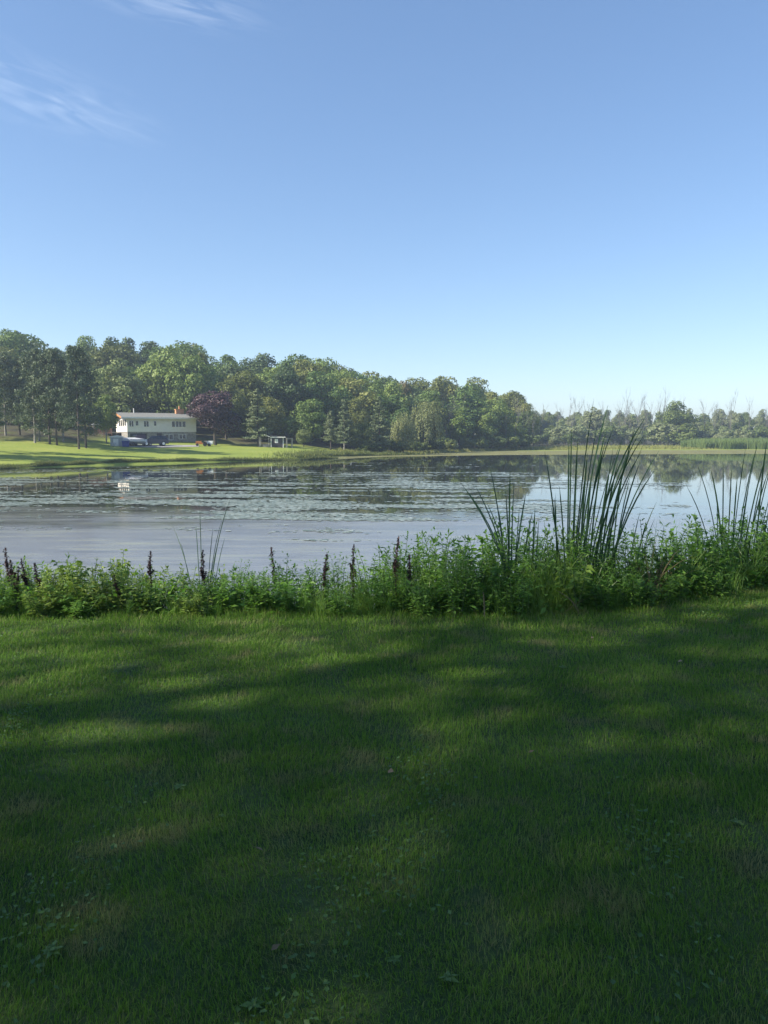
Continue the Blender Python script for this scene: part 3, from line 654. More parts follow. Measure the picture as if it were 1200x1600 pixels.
# pondweed mats: small floating pads in drifts
def pads():
    g = np.random.default_rng(77); n = 420000
    y = np.exp(g.uniform(math.log(24), math.log(125), n)); u = g.uniform(-.66, .40, n); x = u * y
    f = (.8 * vnoise(x * .5, y * 2.0, .14, 61) + .9 * vnoise(x * .45, y * 2.2, .5, 62) + .8 * vnoise(x * .5, y * 2, 1.5, 63)) / 1.7
    core = np.interp(y, [24, 31, 38, 54, 64, 76, 125], [-.8, -.2, .10, .14, -.02, -.4, -1]) - np.interp(u, [-.66, -.05, .15, .4], [0, 0, .25, .8])
    k = (f + core > .50 + g.normal(0, .29, n)) & (y < shore(u) - 4); x, y = x[k], y[k]; n = len(x)
    s = g.uniform(.04, .11, n) * np.interp(y, [24, 60, 120], [.8, 1.5, 2.2]); P = np.stack([x, y, g.uniform(.006, .016, n)], 1)
    a0 = g.uniform(0, 6.28, n); tilt = g.normal(0, .05, (n, 2)); Vs = []
    for i in range(6):
        a = a0 + i * math.pi / 3; rr_ = s * g.uniform(.75, 1.25, n) * (1 + .5 * np.abs(np.cos(a)))
        dx, dy = np.cos(a) * rr_, np.sin(a) * rr_; Vs.append(np.stack([x + dx, y + dy, P[:, 2] + np.abs(dx * tilt[:, 0] + dy * tilt[:, 1])], 1))
    V = np.stack(Vs, 1).reshape(-1, 3); i = np.arange(n)[:, None] * 6
    F = np.concatenate([i + [0, 1, 2], i + [0, 2, 3], i + [0, 3, 4], i + [0, 4, 5]])
    o = link('pondweed', mesh_tris('pondweed', V, F, 'pondweed')); tag(o, 'pale floating pondweed in drifts across the pond', 'pondweed', kind='stuff')
pads()

# ------------------------------------------------------------------ the house and what stands round it
def empty(name, loc, rz=0):
    o = bpy.data.objects.new(name, None); COL.objects.link(o); o.location = loc; o.rotation_euler = (0, 0, rz); return o
def ground_pt(px, y, lift=0.0):
    x = px2x(px, y); return Vector((x, y, zg(x, y) + lift))
HA = R(30)                                       # the front faces right of the camera
hc = ground_pt(201, 139.0)                       # near left corner of the front wall
H0 = hc.z - .1
house = empty('house', (hc.x, hc.y, H0), HA)     # local x along the front (to the right), local y back, z up
tag(house, 'long cream two storey house with a low grey roof and brick chimney', 'house')
LEN, DEP, BS, EV = 12.6, 10.0, 1.75, 4.25        # length, depth, top of basement, eave height
MB().box(0.06, LEN - .06, .06, DEP - .06, -.6, BS).build('basement_wall', 'stone', house)
MB().box(0, LEN, 0, DEP, BS, EV).build('siding_wall', 'siding', house)
gw = MB(); gw.prism([(-.0, EV + .002), (DEP, EV + .002), (DEP / 2, EV + .85)], .02, .22, axis='x'); gw.build('gable_panel', 'gable_wood', house)
gw = MB(); gw.prism([(-.0, EV + .002), (DEP, EV + .002), (DEP / 2, EV + .85)], LEN - .2, LEN - .02, axis='x'); gw.build('gable_panel', 'siding', house)
rf = MB(); t = .16; sl = .85 / (DEP / 2)
rf.prism([(-.75, EV - .75 * sl + .1), (DEP / 2, EV + .95), (DEP + .75, EV - .75 * sl + .1), (DEP + .75, EV - .75 * sl + .1 + t), (DEP / 2, EV + .95 + t), (-.75, EV - .75 * sl + .1 + t)], -1.1, LEN + .5, axis='x')
roof = rf.build('roof', 'roof_shingle', house)
MB().box(-1.12, LEN + .52, -.79, -.752, EV - .75 * sl + .0, EV - .75 * sl + .28).build('fascia', 'white_trim', roof)
fb = MB(); fb.prism([(-.75, EV - .75 * sl - .02), (DEP / 2, EV + .8), (DEP + .75, EV - .75 * sl - .02), (DEP + .75, EV - .75 * sl + .3), (DEP / 2, EV + 1.14), (-.75, EV - .75 * sl + .3)], -1.16, -1.102, axis='x'); fb.build('barge_board', 'gable_wood', roof)
ch = MB().box(LEN - 2.6, LEN - 1.1, DEP * .42, DEP * .42 + .9, EV + .4, EV + 1.75); ch.box(LEN - 2.68, LEN - 1.02, DEP * .42 - .08, DEP * .42 + .98, EV + 1.752, EV + 1.9)
chim = ch.build('chimney', 'chimney_brick', house)
MB().cyl((LEN - 1.85, DEP * .42 + .45, EV + 2.2), .16, .6, 'z').build('chimney_pot', 'chimney_brick', chim)
MB().cyl((2.2, DEP * .45, EV + 1.4), .09, 1.0, 'z', 8).build('vent_pipe', 'white_trim', house)
def window(x0, x1, z0, z1, n, parent, face='front', frame='white_trim'):
    """A framed window with n panes, set 6 cm proud of the wall."""
    def bx(b, a0, a1, d0, d1, c0, c1):
        return b.box(a0, a1, -d1, -d0, c0, c1) if face == 'front' else b.box(-d1, -d0, a0, a1, c0, c1)
    f = MB(); w = .07
    bx(f, x0 - w, x1 + w, .0, .06, z1, z1 + w); bx(f, x0 - w, x1 + w, .0, .09, z0 - w, z0)
    for i in range(n + 1):
        c = x0 + (x1 - x0) * i / n; bx(f, c - w * .6, c + w * .6, .0, .058, z0 + .002, z1 - .002)
    o = f.build('window', frame, parent)
    for i in range(n):
        a = x0 + (x1 - x0) * i / n + w * .6; b_ = x0 + (x1 - x0) * (i + 1) / n - w * .6
        q = MB(); bx(q, a, b_, .0, .02, z0, z1); q.build('pane', 'dark_glass', o)
for a, b_, n in ((.35, 1.15, 2), (1.5, 2.0, 1), (2.95, 3.85, 2), (4.75, 5.2, 1), (8.0, 8.65, 1), (8.75, 9.85, 2), (9.95, 10.6, 1)):
    lo = BS + (.95 if n == 2 or b_ - a > .6 else 1.15); window(a, b_, lo, BS + 1.95, n, house)
window(6.7, 8.2, .35, 1.3, 2, house); window(9.3, 10.6, .5, 1.3, 2, house)
MB().box(.5, 3.4, -.02, .058, -.1, 1.45).build('garage_door', 'dark_void', house)
MB().box(5.3, 6.1, -.03, .055, -.1, 1.5).build('door', 'shed_dark', house)
# sun porch on the left end
po = MB().box(-.02, -.003, 0.6, DEP - 2.4, BS + .002, BS + 1.02); po.build('porch_wall', 'siding', house)
for i in range(4): window(.7 + i * 1.7, 1.9 + i * 1.7, BS + 1.1, BS + 2.2, 1, house, 'side')
dk = empty('deck_frame', (0, 0, 0)); dk.parent = house
bpy.data.objects.remove(dk)
MB().box(-2.6, -.03, DEP - 4.6, DEP - .4, BS - .2, BS - .04).build('deck', 'weathered_post', house)
for i in range(4): MB().box(-2.58, -2.46, DEP - 4.5 + i * 1.3, DEP - 4.38 + i * 1.3, -.6, BS + .9).build('deck_post', 'weathered_post', house)
MB().box(-2.6, -2.44, DEP - 4.6, DEP - .4, BS + .902, BS + .99).build('deck_rail', 'white_trim', house)

# driveway before the house
dv_ = []
cols = np.linspace(183, 312, 24); ysd = [np.interp(cols, [183, 250, 312], [125.5, 127.5, 134]), np.interp(cols, [183, 250, 312], [133, 135.5, 139.5])]
V = []
for k in range(7):
    yy = ysd[0] + (ysd[1] - ysd[0]) * k / 6; xx = (cols - 600) / FPX * yy; V.append(np.stack([xx, yy, far_z(xx, yy) + .05], 1))
V = np.stack(V); tag(link('driveway', grid_mesh('driveway', V[..., 0], V[..., 1], V[..., 2], 'concrete')), 'pale gravel driveway below the house', kind='structure')

def vehicle(name, px, y, rz, prof, cabin, glass, length, width, paint, label, cat, wheels, wr=.38):
    p = ground_pt(px, y, .05); o = empty(name, p, rz); w = width / 2
    bd = MB(); bd.prism(prof, -w, w); bd.build('body', paint, o)
    cb = MB()
    n = len(cabin); V = [(x_, -w * .98 if z_ < 1.2 else -w * .8, z_) for x_, z_ in cabin] + [(x_, w * .98 if z_ < 1.2 else w * .8, z_) for x_, z_ in cabin]
    cb.add(V, [tuple(range(n)), tuple(range(2 * n - 1, n - 1, -1))] + [(i, i + n, (i + 1) % n + n, (i + 1) % n) for i in range(n)])
    cb.build('cabin', paint, o)
    for x0, x1, z0, z1, s0, s1 in glass:
        for s in (-1, 1):
            y0 = s * (w * .98 - (z0 - 1.1) / .6 * w * .18 + .012); y1 = s * (w * .98 - (z1 - 1.1) / .6 * w * .18 + .012)
            MB().add([(x0, y0, z0), (x1, y0, z0), (x1 - s1, y1, z1), (x0 + s0, y1, z1)], [(0, 1, 2, 3)]).build('side_window', 'dark_glass', o)
    xs_ = [c[0] for c in cabin]; zs_ = [c[1] for c in cabin]
    # windscreen sits on the sloping front of the cabin
    a, b_ = cabin[0], cabin[1]; k = .02
    MB().add([(a[0] - k, -w * .85, a[1] + .06), (a[0] - k, w * .85, a[1] + .06), (b_[0] - k, w * .74, b_[1] - .06), (b_[0] - k, -w * .74, b_[1] - .06)], [(0, 1, 2, 3)]).build('windscreen', 'dark_glass', o)
    for x_ in wheels:
        for s in (-1, 1):
            wh = MB().cyl((x_, s * (w - .1), wr), wr, .24).build('tyre', 'tyre', o)
            MB().cyl((x_, s * (w + .03), wr), wr * .62, .03).build('rim', 'chrome', wh)
    fx = prof[0][0]
    for s in (-1, 1): MB().box(fx - .03, fx + .05, s * w * .75 - .16, s * w * .75 + .16, .72, .9).build('headlight', 'white_gelcoat', o)
    MB().box(fx - .08, fx - .031, -w * .95, w * .95, .38, .55).build('bumper', 'chrome', o)
    return tag(o, label, cat)
vehicle('pickup_truck', 219, 131.0, R(38), [(-2.6, .35), (-2.6, .95), (-2.45, 1.08), (-1.2, 1.15), (2.65, 1.12), (2.65, .4)],
        [(-1.3, 1.12), (-.55, 1.82), (.75, 1.84), (1.0, 1.12)], [(-.95, -.1, 1.17, 1.72, .55, .0), (0.0, .8, 1.17, 1.72, .0, .15)], 5.3, 1.95, 'dark_red_paint',
        'dark maroon pickup truck parked before the garage door', 'truck', (-1.65, 1.55))
vehicle('parked_car', 242, 131.8, R(30), [(-2.3, .3), (-2.3, .85), (-2.1, 1.0), (-1.1, 1.1), (2.25, 1.1), (2.3, .35)],
        [(-1.25, 1.08), (-.5, 1.66), (1.7, 1.68), (2.2, 1.08)], [(-.9, 0, 1.14, 1.58, .5, .0), (.1, 1.1, 1.14, 1.58, .0, .0), (1.2, 2.0, 1.14, 1.58, .0, .3)], 4.6, 1.85, 'navy_paint',
        'dark navy car parked on the right of the maroon truck', 'car', (-1.45, 1.4))
# boat on its trailer
bt = empty('boat', ground_pt(208, 128.5, .05), R(8)); tag(bt, 'white boat on a trailer left of the maroon truck', 'boat')
hull = MB(); st = [(-2.3, .28, 1.15), (-1.2, .8, 1.12), (0, .95, 1.08), (1.6, .95, 1.08), (2.3, .9, 1.1)]
V = []
for x_, hw, zt in st: V += [(x_, 0, .45 if x_ > -2 else .8), (x_, -hw, .75), (x_, -hw * 1.08, zt), (x_, hw * 1.08, zt), (x_, hw, .75)]
F = [tuple(range(5)), tuple(range(24, 19, -1))]
for i in range(4):
    for k in range(5): F.append((i * 5 + k, (i + 1) * 5 + k, (i + 1) * 5 + (k + 1) % 5, i * 5 + (k + 1) % 5))
hull.add(V, F); hull.build('hull', 'white_gelcoat', bt)
MB().prism([(-1.3, 1.13), (-1.0, 1.4), (.3, 1.42), (1.9, 1.13)], -.7, .7).build('cover', 'white_gelcoat', bt)
MB().box(-3.0, 2.2, -.06, .06, .3, .42).box(.3, .42, -.9, .9, .3, .42).build('trailer_frame', 'weathered_post', bt)
for s in (-1, 1): MB().cyl((.4, s * .95, .3), .3, .18).build('wheel', 'tyre', bt)
# blue bin
bn = empty('storage_bin', ground_pt(198, 125.6, .05), R(12)); tag(bn, 'blue lidded bin between the grey hut and the boat', 'bin')
MB().prism([(-.48, 0), (.48, 0), (.56, .85), (-.56, .85)], -.42, .42).build('body', 'blue_plastic', bn)
MB().box(-.6, .6, -.48, .48, .852, .95).build('lid', 'blue_plastic', bn)
# small grey hut
ht = empty('garden_hut', ground_pt(185, 126.5), R(14)); tag(ht, 'small pale grey hut with a flat sloping roof at the driveway end', 'hut')
MB().box(-1.0, .95, -.9, .9, -.3, 1.35).build('wall', 'shed_grey', ht)
MB().prism([(-1.2, 1.352), (1.15, 1.36), (1.15, 1.46), (.1, 1.72), (-1.2, 1.5)], -1.05, 1.05).build('roof', 'white_trim', ht)
MB().box(-.55, .25, -.93, -.902, -.1, 1.15).build('door', 'white_trim', ht)
rk = MB(); g_ = np.random.default_rng(4); pts = norm(g_.normal(size=(26, 3))) * np.array([.35, .3, .4]) + [0, 0, .25]
import bmesh
bm = bmesh.new(); [bm.verts.new(p_) for p_ in pts]; bmesh.ops.convex_hull(bm, input=bm.verts); me = bpy.data.meshes.new('pale_rock'); bm.to_mesh(me); bm.free(); me.materials.append(MATS['pale_rock'])
tag(link('pale_rock', me, None, ground_pt(180, 124.5)), 'pale rock at the left end of the driveway', 'rock')
# wooden fence and a canopy behind the pines
fc = empty('wooden_fence', ground_pt(140, 138), R(10)); tag(fc, 'reddish brown wooden fence left of the house', 'fence')
for i in range(4): MB().box(i * 1.35 - .06, i * 1.35 + .06, -.06, .06, -.5, 1.2).build('post', 'fence_wood', fc)
for i in range(3):
    for k in range(3): MB().box(i * 1.35 + .062, i * 1.35 + 1.288, -.03, .03, .25 + k * .33, .5 + k * .33).build('rail', 'fence_wood', fc)
cn = empty('garden_canopy', ground_pt(155, 140), R(10)); tag(cn, 'small white topped garden stand behind the wooden fence', 'canopy')
for sx in (-1, 1):
    for sy in (-1, 1): MB().box(sx * .75 - .05, sx * .75 + .05, sy * .6 - .05, sy * .6 + .05, -.5, 1.9).build('post', 'weathered_post', cn)
MB().prism([(-.95, 1.902), (.95, 1.902), (.95, 1.98), (0, 2.3), (-.95, 1.98)], -.8, .8).build('roof', 'white_trim', cn)
# garden tractor and cart right of the house
tr_ = empty('garden_tractor', ground_pt(316, 137, 0), R(15)); tag(tr_, 'small orange garden tractor on the lawn right of the house', 'tractor')
MB().prism([(-1.0, .35), (-1.0, .75), (-.85, .9), (0, .92), (0, .35)], -.32, .32).build('hood', 'orange_paint', tr_)
MB().prism([(.02, .35), (.02, .6), (.9, .7), (.9, .35)], -.45, .45).build('body', 'orange_paint', tr_)
MB().box(.25, .7, -.25, .25, .702, .8).box(.65, .75, -.25, .25, .802, 1.2).build('seat', 'tyre', tr_)
MB().tube([(0, 0, .9), (.12, 0, 1.15)], [.03, .03], 6).build('steering_column', 'tyre', tr_)
for x_, r_ in ((-.75, .24), (.6, .38)):
    for s in (-1, 1): MB().cyl((x_, s * .48, r_), r_, .2).build('wheel', 'tyre', tr_)
ct = empty('utility_cart', ground_pt(328, 138, 0), R(5)); tag(ct, 'white utility cart behind the orange garden tractor', 'cart')
MB().prism([(-.6, .3), (.6, .3), (.72, .95), (-.72, .95)], -.5, .5).build('tub', 'white_gelcoat', ct)
for s in (-1, 1): MB().cyl((0, s * .56, .25), .25, .1).build('wheel', 'tyre', ct)
MB().box(-1.3, -.7, -.03, .03, .35, .41).build('drawbar', 'tyre', ct)
# shed with open lean-to
sh = empty('garden_shed', ground_pt(434, 141), R(6)); tag(sh, 'dark shed with white trim and an open lean-to at the wood edge', 'shed')
MB().box(-1.05, 1.05, -.9, 1.4, -.5, 1.78).build('wall', 'shed_dark', sh)
for sx in (-1.09, 1.09): MB().box(sx - .07, sx + .07, -.97, -.83, -.5, 1.76).build('corner_board', 'white_trim', sh)
MB().prism([(-1.25, 1.782), (1.5, 1.782), (1.5, 1.86), (-1.1, 2.25), (-1.25, 2.2)], -1.15, 1.5).build('roof', 'shed_dark', sh)
MB().box(-1.2, 1.52, -1.19, -1.152, 1.74, 1.9).build('fascia', 'white_trim', sh)
MB().prism([(-2.3, 2.35), (-1.2, 1.9), (-1.2, 1.8), (-2.3, 2.22)], -1.19, -1.1).build('barge_board', 'white_trim', sh)
sw = MB().box(-.42, .16, -.93, -.902, .78, 1.5).build('window', 'white_trim', sh)
MB().box(-.14, -.12, -.936, -.931, .8, 1.48).build('glazing_bar', 'shed_grey', sw)
MB().box(-3.3, -1.27, -1.0, 1.4, 1.86, 1.98).build('lean_to_roof', 'shed_dark', sh)
for x_ in (-3.2, -2.95, -1.5): MB().box(x_ - .07, x_ + .07, -.95, -.81, -.5, 1.858).build('post', 'weathered_post', sh)
MB().box(-2.7, -1.75, -.4, .5, -.2, .55).build('work_bench', 'weathered_post', sh)
ar = empty('garden_arbour', ground_pt(452.5, 140.5), R(20)); tag(ar, 'pale open door frame standing right of the dark shed', 'arbour')
for x_, y_ in ((-.5, -.4), (.5, -.4), (-.5, .4), (.5, .4)): MB().box(x_ - .06, x_ + .06, y_ - .06, y_ + .06, -.5, 1.68).build('post', 'weathered_post', ar)
MB().box(-.6, .6, -.5, .5, 1.682, 1.78).build('top', 'weathered_post', ar)

# ------------------------------------------------------------------ shade trees beside and behind the lawn (they cast the foreground shade)
big = crown_broad(500, Rr=4.6, z0=5.2, z1=14.0, nl=70, per=100, leaf=.17, flat=.9)
big2 = crown_broad(501, Rr=4.6, z0=4.6, z1=14.0, nl=76, per=280, leaf=.17, flat=.9)
bigt = trunk_broad(502, h=11, r=.3, limbs=9, lo=.42)
for x, y, h, w, c, lb in [(-20.0, -2.0, 26, 1.15, big, 'tall shade tree beside the lawn, nearest the pond'), (-16.0, -5.0, 19, 1.2, big2, 'tall shade tree beside the lawn, level with the camera'),
                          (-12.5, -9.6, 19, 1.3, big2, 'tall shade tree behind the lawn, beyond the camera')]:
    tree('shade_tree', c, bigt, x, y, float(near_z(x, y)), h, w, rot=x * 1.7 + y, label=lb, group='shade trees round the lawn')

# ------------------------------------------------------------------ near bank growth
def nz1(x, y): return float(near_z(x, y))
def plant_mesh(seed, kind):
    """One bank plant about 1 m tall: (stems, leaves)."""
    g = np.random.default_rng(seed); b = MB(); B, D, LN, WD = [], [], [], []
    ns = {'lance': 9, 'broad': 7, 'bushy': 10}[kind]
    for i in range(ns):
        a = g.uniform(0, 6.28); sp = g.uniform(.05, .34); h = g.uniform(.65, 1.0); x0, y0 = g.uniform(-.12, .12, 2)
        f = lambda t: np.array([x0 + math.cos(a) * sp * t ** 1.6, y0 + math.sin(a) * sp * t ** 1.6, h * t])
        b.tube([f(0) - [0, 0, .06], f(.35), f(.7), f(1)], [.008, .007, .005, .002], 4)
        n = {'lance': 52, 'broad': 34, 'bushy': 70}[kind]
        for k in range(n):
            t = g.uniform(.12, 1.0); aa = g.uniform(0, 6.28)
            B.append(f(t)); el = g.uniform(-.15, .8) if t < .9 else g.uniform(.3, 1.3)
            D.append([math.cos(aa) * math.cos(el), math.sin(aa) * math.cos(el), math.sin(el)])
            s = (1.15 - .55 * t) * g.uniform(.65, 1.2)
            if kind == 'lance': LN.append(.15 * s); WD.append(.036 * s)
            elif kind == 'broad': LN.append(.125 * s); WD.append(.075 * s)
            else: LN.append(.10 * s); WD.append(.034 * s)
            if kind == 'bushy' and g.random() < .6:     # leaf on a side twig
                B[-1] = B[-1] + np.array(D[-1]) * g.uniform(.03, .14)
    V, F = leaves(np.array(B), np.array(D), np.array(LN), np.array(WD), .28, g)
    return b.mesh('stems', 'stem_green'), (V, F)
def grass_mesh(seed, n=46):
    g = np.random.default_rng(seed); B = np.concatenate([g.normal(0, .07, (n, 2)), np.full((n, 1), -.05)], 1)
    a = g.uniform(0, 6.28, n); l = g.uniform(.1, .75, n); V, F = blades(B, np.stack([np.cos(a) * l, np.sin(a) * l], 1), g.uniform(.55, 1.1, n), g.uniform(.008, .016, n), 5, 1.2, rg=g)
    return V, F
PV = {}
for kind, cnt in (('lance', 4), ('broad', 3), ('bushy', 4)):
    for i in range(cnt):
        st_, (V, F) = plant_mesh(600 + len(PV) * 7, kind)
        PV[(kind, i)] = (st_, mesh_tris('foliage', V, F, 'weed_leaf'))
GV = []
for i in range(4):
    V, F = grass_mesh(700 + i); GV.append(mesh_tris('blades', V, F, 'bank_blade'))
VT_PX = [-200, 0, 60, 100, 180, 215, 250, 300, 350, 420, 480, 560, 640, 700, 750, 850, 900, 1000, 1060, 1120, 1200, 1400]
VT_PY = [875, 875, 871, 863, 851, 859, 877, 884, 871, 871, 861, 853, 829, 817, 811, 807, 801, 807, 793, 803, 779, 779]
def place_name(px):
    for lim, t, key in ((120, 'by the seed spike pair at the left end', 'left end'), (270, 'below the tall pale weed on the near bank', 'pale weed'), (400, 'around the thin cattail wisp on the near bank', 'thin wisp'),
                        (560, 'mid bank, right of the thin cattail wisp', 'mid bank'), (700, 'around the tallest seed spike on the near bank', 'tallest spike'), (850, 'around the left cattail fan on the near bank', 'cattail fan'),
                        (1000, 'below the tallest cattail clump', 'tallest cattails'), (1120, 'between the tallest cattails and the right edge', 'right of cattails')):
        if px < lim: return t, key
    return 'around the cattails at the right picture edge', 'right edge'
KN = {'lance': ('narrow leaved weed', 'leafy_weed', 'weed'), 'broad': ('broad leaved weed', 'broadleaf_weed', 'weed'), 'bushy': ('fine leaved bushy weed', 'bushy_weed', 'weed')}
random.seed(21)
def put_plant(px, d, hf, kind, bright=None):
    Y = 8.0
    for _ in range(3): x = (px - 600) / FPX * Y * 1.005; Y = float(bank_y(x)) + d
    z = nz1(x, Y); top = W(px, float(np.interp(px, VT_PX, VT_PY)), Y).z; h = max(.16, (top - z) * hf)
    pl, key = place_name(px); rw = 'low front' if d < .4 else 'middle' if d < 1.0 else 'rear'
    if kind == 'grass':
        o = empty('grass_clump', (x, Y, z), random.uniform(0, 6.28)); s = min(h, 1.35); o.scale = (s, s, h)
        gb = link('blades', random.choice(GV), o)
        if random.random() < .55: gb.material_slots[0].link = 'OBJECT'; gb.material_slots[0].material = MATS['lime_blade']
        dry_ = random.random() < .07
        if dry_: gb.material_slots[0].link = 'OBJECT'; gb.material_slots[0].material = MATS['dead_leaf']
        tag(o, rw + (' dry tan' if dry_ else '') + ' clump of arching grass ' + pl, 'grass', 'grass clumps of the near bank'); return
    i = random.randrange({'lance': 4, 'broad': 3, 'bushy': 4}[kind]); st_, fo = PV[(kind, i)]; k = KN[kind]
    o = empty(k[1], (x, Y, z), random.uniform(0, 6.28)); w = min(max(.5, h), 1.0) * random.uniform(.9, 1.2); o.scale = (w, w, h)
    link('stems', st_, o); f = link('foliage', fo, o)
    if bright is None: bright = px < 330 and random.random() < .6 or 850 < px < 930 and random.random() < .35
    if bright: f.material_slots[0].link = 'OBJECT'; f.material_slots[0].material = MATS['bright_weed_leaf']
    tag(o, rw + ' ' + k[0] + ' ' + pl, k[2], '%ss of the near bank' % k[0])
for d, st_, lo, hi in [(.06, 26, .32, .55), (.26, 27, .55, .85), (.5, 28, .7, .96), (.8, 30, .78, 1.0), (1.15, 34, .82, 1.03), (1.5, 42, .75, .98)]:
    px = -110 + random.uniform(0, 20)
    while px < 1330:
        q = random.random(); grassy = .5 if px > 420 else .25
        if 260 < px < 420 and d > .6 and random.random() < .45: px += st_; continue
        kind = 'grass' if q < grassy else ('lance' if q < .66 else 'bushy' if q < .88 else 'broad')
        put_plant(px, d + random.uniform(-.1, .1), random.uniform(lo, hi), kind); px += st_ * random.uniform(.65, 1.3)
# fill of low leaves at the foot of the bank
def under():
    g = np.random.default_rng(31); n = 15000; x = g.uniform(-7, 8, n); d = g.uniform(-.05, 1.9, n) ; y = bank_y(x) + d; z = near_z(x, y)
    B = np.stack([x, y, z + g.uniform(.0, .34, n) ** 1.1], 1); a = g.uniform(0, 6.28, n); e = g.uniform(-.2, .9, n)
    D = np.stack([np.cos(a) * np.cos(e), np.sin(a) * np.cos(e), np.sin(e)], 1)
    V, F = leaves(B, D, g.uniform(.04, .12, n), g.uniform(.015, .045, n), .3, g)
    tag(link('undergrowth', mesh_tris('undergrowth', V, F, 'weed_leaf')), 'low tangled undergrowth along the foot of the near bank', 'undergrowth', kind='stuff')
under()
# bright leafy sapling and pale umbel weed
def special(px, d, top, width, n, lmin, lmax, wr, mat, name, label, cat, seed):
    g = np.random.default_rng(seed); Y = 8.0
    for _ in range(3): x = (px - 600) / FPX * Y * 1.005; Y = float(bank_y(x)) + d
    z = nz1(x, Y); h = W(px, top, Y).z - z; o = empty(name, (x, Y, z)); b = MB(); B, D = [], []
    for i in range(7):
        a = g.uniform(0, 6.28); hh = h * g.uniform(.7, 1); s = width * g.uniform(.3, 1)
        f = lambda t: np.array([math.cos(a) * s * t, math.sin(a) * s * t, hh * t]); b.tube([f(0), f(.5), f(1)], [.007, .005, .002], 4)
        for k in range(n // 7):
            t = g.uniform(.45, 1.0); aa = g.uniform(0, 6.28); e = g.uniform(-.3, .6); B.append(f(t)); D.append([math.cos(aa) * math.cos(e), math.sin(aa) * math.cos(e), math.sin(e)])
    ln = g.uniform(lmin, lmax, len(B)); V, F = leaves(np.array(B), np.array(D), ln, ln * wr, .25, g)
    b.build('stems', 'stem_green', o); link('foliage', mesh_tris('foliage', V, F, mat), o); tag(o, label, cat)
special(905, .0, 878, .2, 90, .06, .11, .5, 'bright_weed_leaf', 'leafy_sapling', 'bright leafed young plant below the tall cattails', 'plant', 41)
special(178, .7, 846, .28, 200, .035, .07, .6, 'bright_weed_leaf', 'pale_topped_weed', 'tallest pale yellow green weed in the sunlit bank stretch', 'weed', 42)
special(120, .5, 866, .25, 180, .05, .09, .5, 'bright_weed_leaf', 'pale_weed', 'yellow green weed right of the pair of seed spikes', 'weed', 43)
special(640, .1, 915, .2, 80, .05, .1, .5, 'weed_leaf', 'leafy_sapling', 'low leafy plant at the foot of the tallest seed spike', 'plant', 44)

# dark dock seed spikes
def dock(seed):
    g = np.random.default_rng(seed); b = MB(); f = lambda t: np.array([.03 * math.sin(t * 3 + seed), .03 * math.sin(t * 2.2 + seed * 2), t])
    b.tube([f(-.05), f(.3), f(.6), f(1)], [.008, .007, .005, .002], 5); P = []
    n = 420; t = g.uniform(.42, 1.0, n); base = np.array([f(q) for q in t]); P.append(base + g.normal(0, 1, (n, 3)) * np.stack([.015 * (1.25 - t) * (1 + .6 * np.sin(t * 60 + seed))] * 2 + [t * 0 + .006], 1) * 1.6)
    for i in range(4):
        s = g.uniform(.42, .7); a = g.uniform(0, 6.28); ln = g.uniform(.08, .2); q = lambda w: f(s) + np.array([math.cos(a) * .035 * w, math.sin(a) * .035 * w, ln * w])
        b.tube([q(0), q(1)], [.004, .002], 4); w = g.uniform(.1, 1, 80); P.append(np.array([q(v) for v in w]) + g.normal(0, .008, (80, 3)))
    P = np.concatenate(P); V, F = cards(P, g.normal(size=(len(P), 3)), g.uniform(.012, .026, len(P)), .8, g)
    return b.mesh('stem', 'stem_brown'), mesh_tris('seed_head', V, F, 'seed_brown')
DK = [dock(i + 1) for i in range(4)]
DOCK = [(3, 855, .45, 'dark seed spike at the very left edge of the bank'), (17, 872, .35, 'dark brown seed spike second from the left edge'), (42, 872, .4, 'left one of the close pair of dark seed spikes'),
        (51, 880, .3, 'right one of the close pair of dark seed spikes'), (183, 898, .2, 'short brown seed spike under the tall pale weed'), (232, 862, .5, 'dark seed spike standing alone left of the cattail wisps'),
        (322, 858, .5, 'black seed spike rising among the thin cattail wisps'), (431, 856, 1.0, 'thin faint seed spike right of the cattail wisps'), (503, 866, .5, 'leafy topped brown seed spike near the middle of the bank'),
        (554, 851, .9, 'slim dark seed spike left of the tallest one'), (620, 838, .35, 'tallest and blackest seed spike, right of the bank centre'), (642, 866, .4, 'short dark seed spike just right of the tallest one'),
        (26, 885, .25, 'low seed spike between the left edge and the close pair')]
for i, (px, top, d, lb) in enumerate(DOCK):
    Y = 8.0
    for _ in range(3): x = (px - 600) / FPX * Y * 1.005; Y = float(bank_y(x)) + d
    z = nz1(x, Y); h = W(px, top, Y).z - z; o = empty('dock_spike', (x, Y, z), i * 1.3); o.rotation_euler = (.07 * math.sin(i * 2.1), .09 * math.sin(i * 3.7 + 1), i * 1.3); o.scale = (.9, .9, h)
    s_, q_ = DK[i % 4]; link('stem', s_, o); link('seed_head', q_, o)['kind'] = 'stuff'; tag(o, lb, 'seed spike', 'dark seed spikes on the near bank')

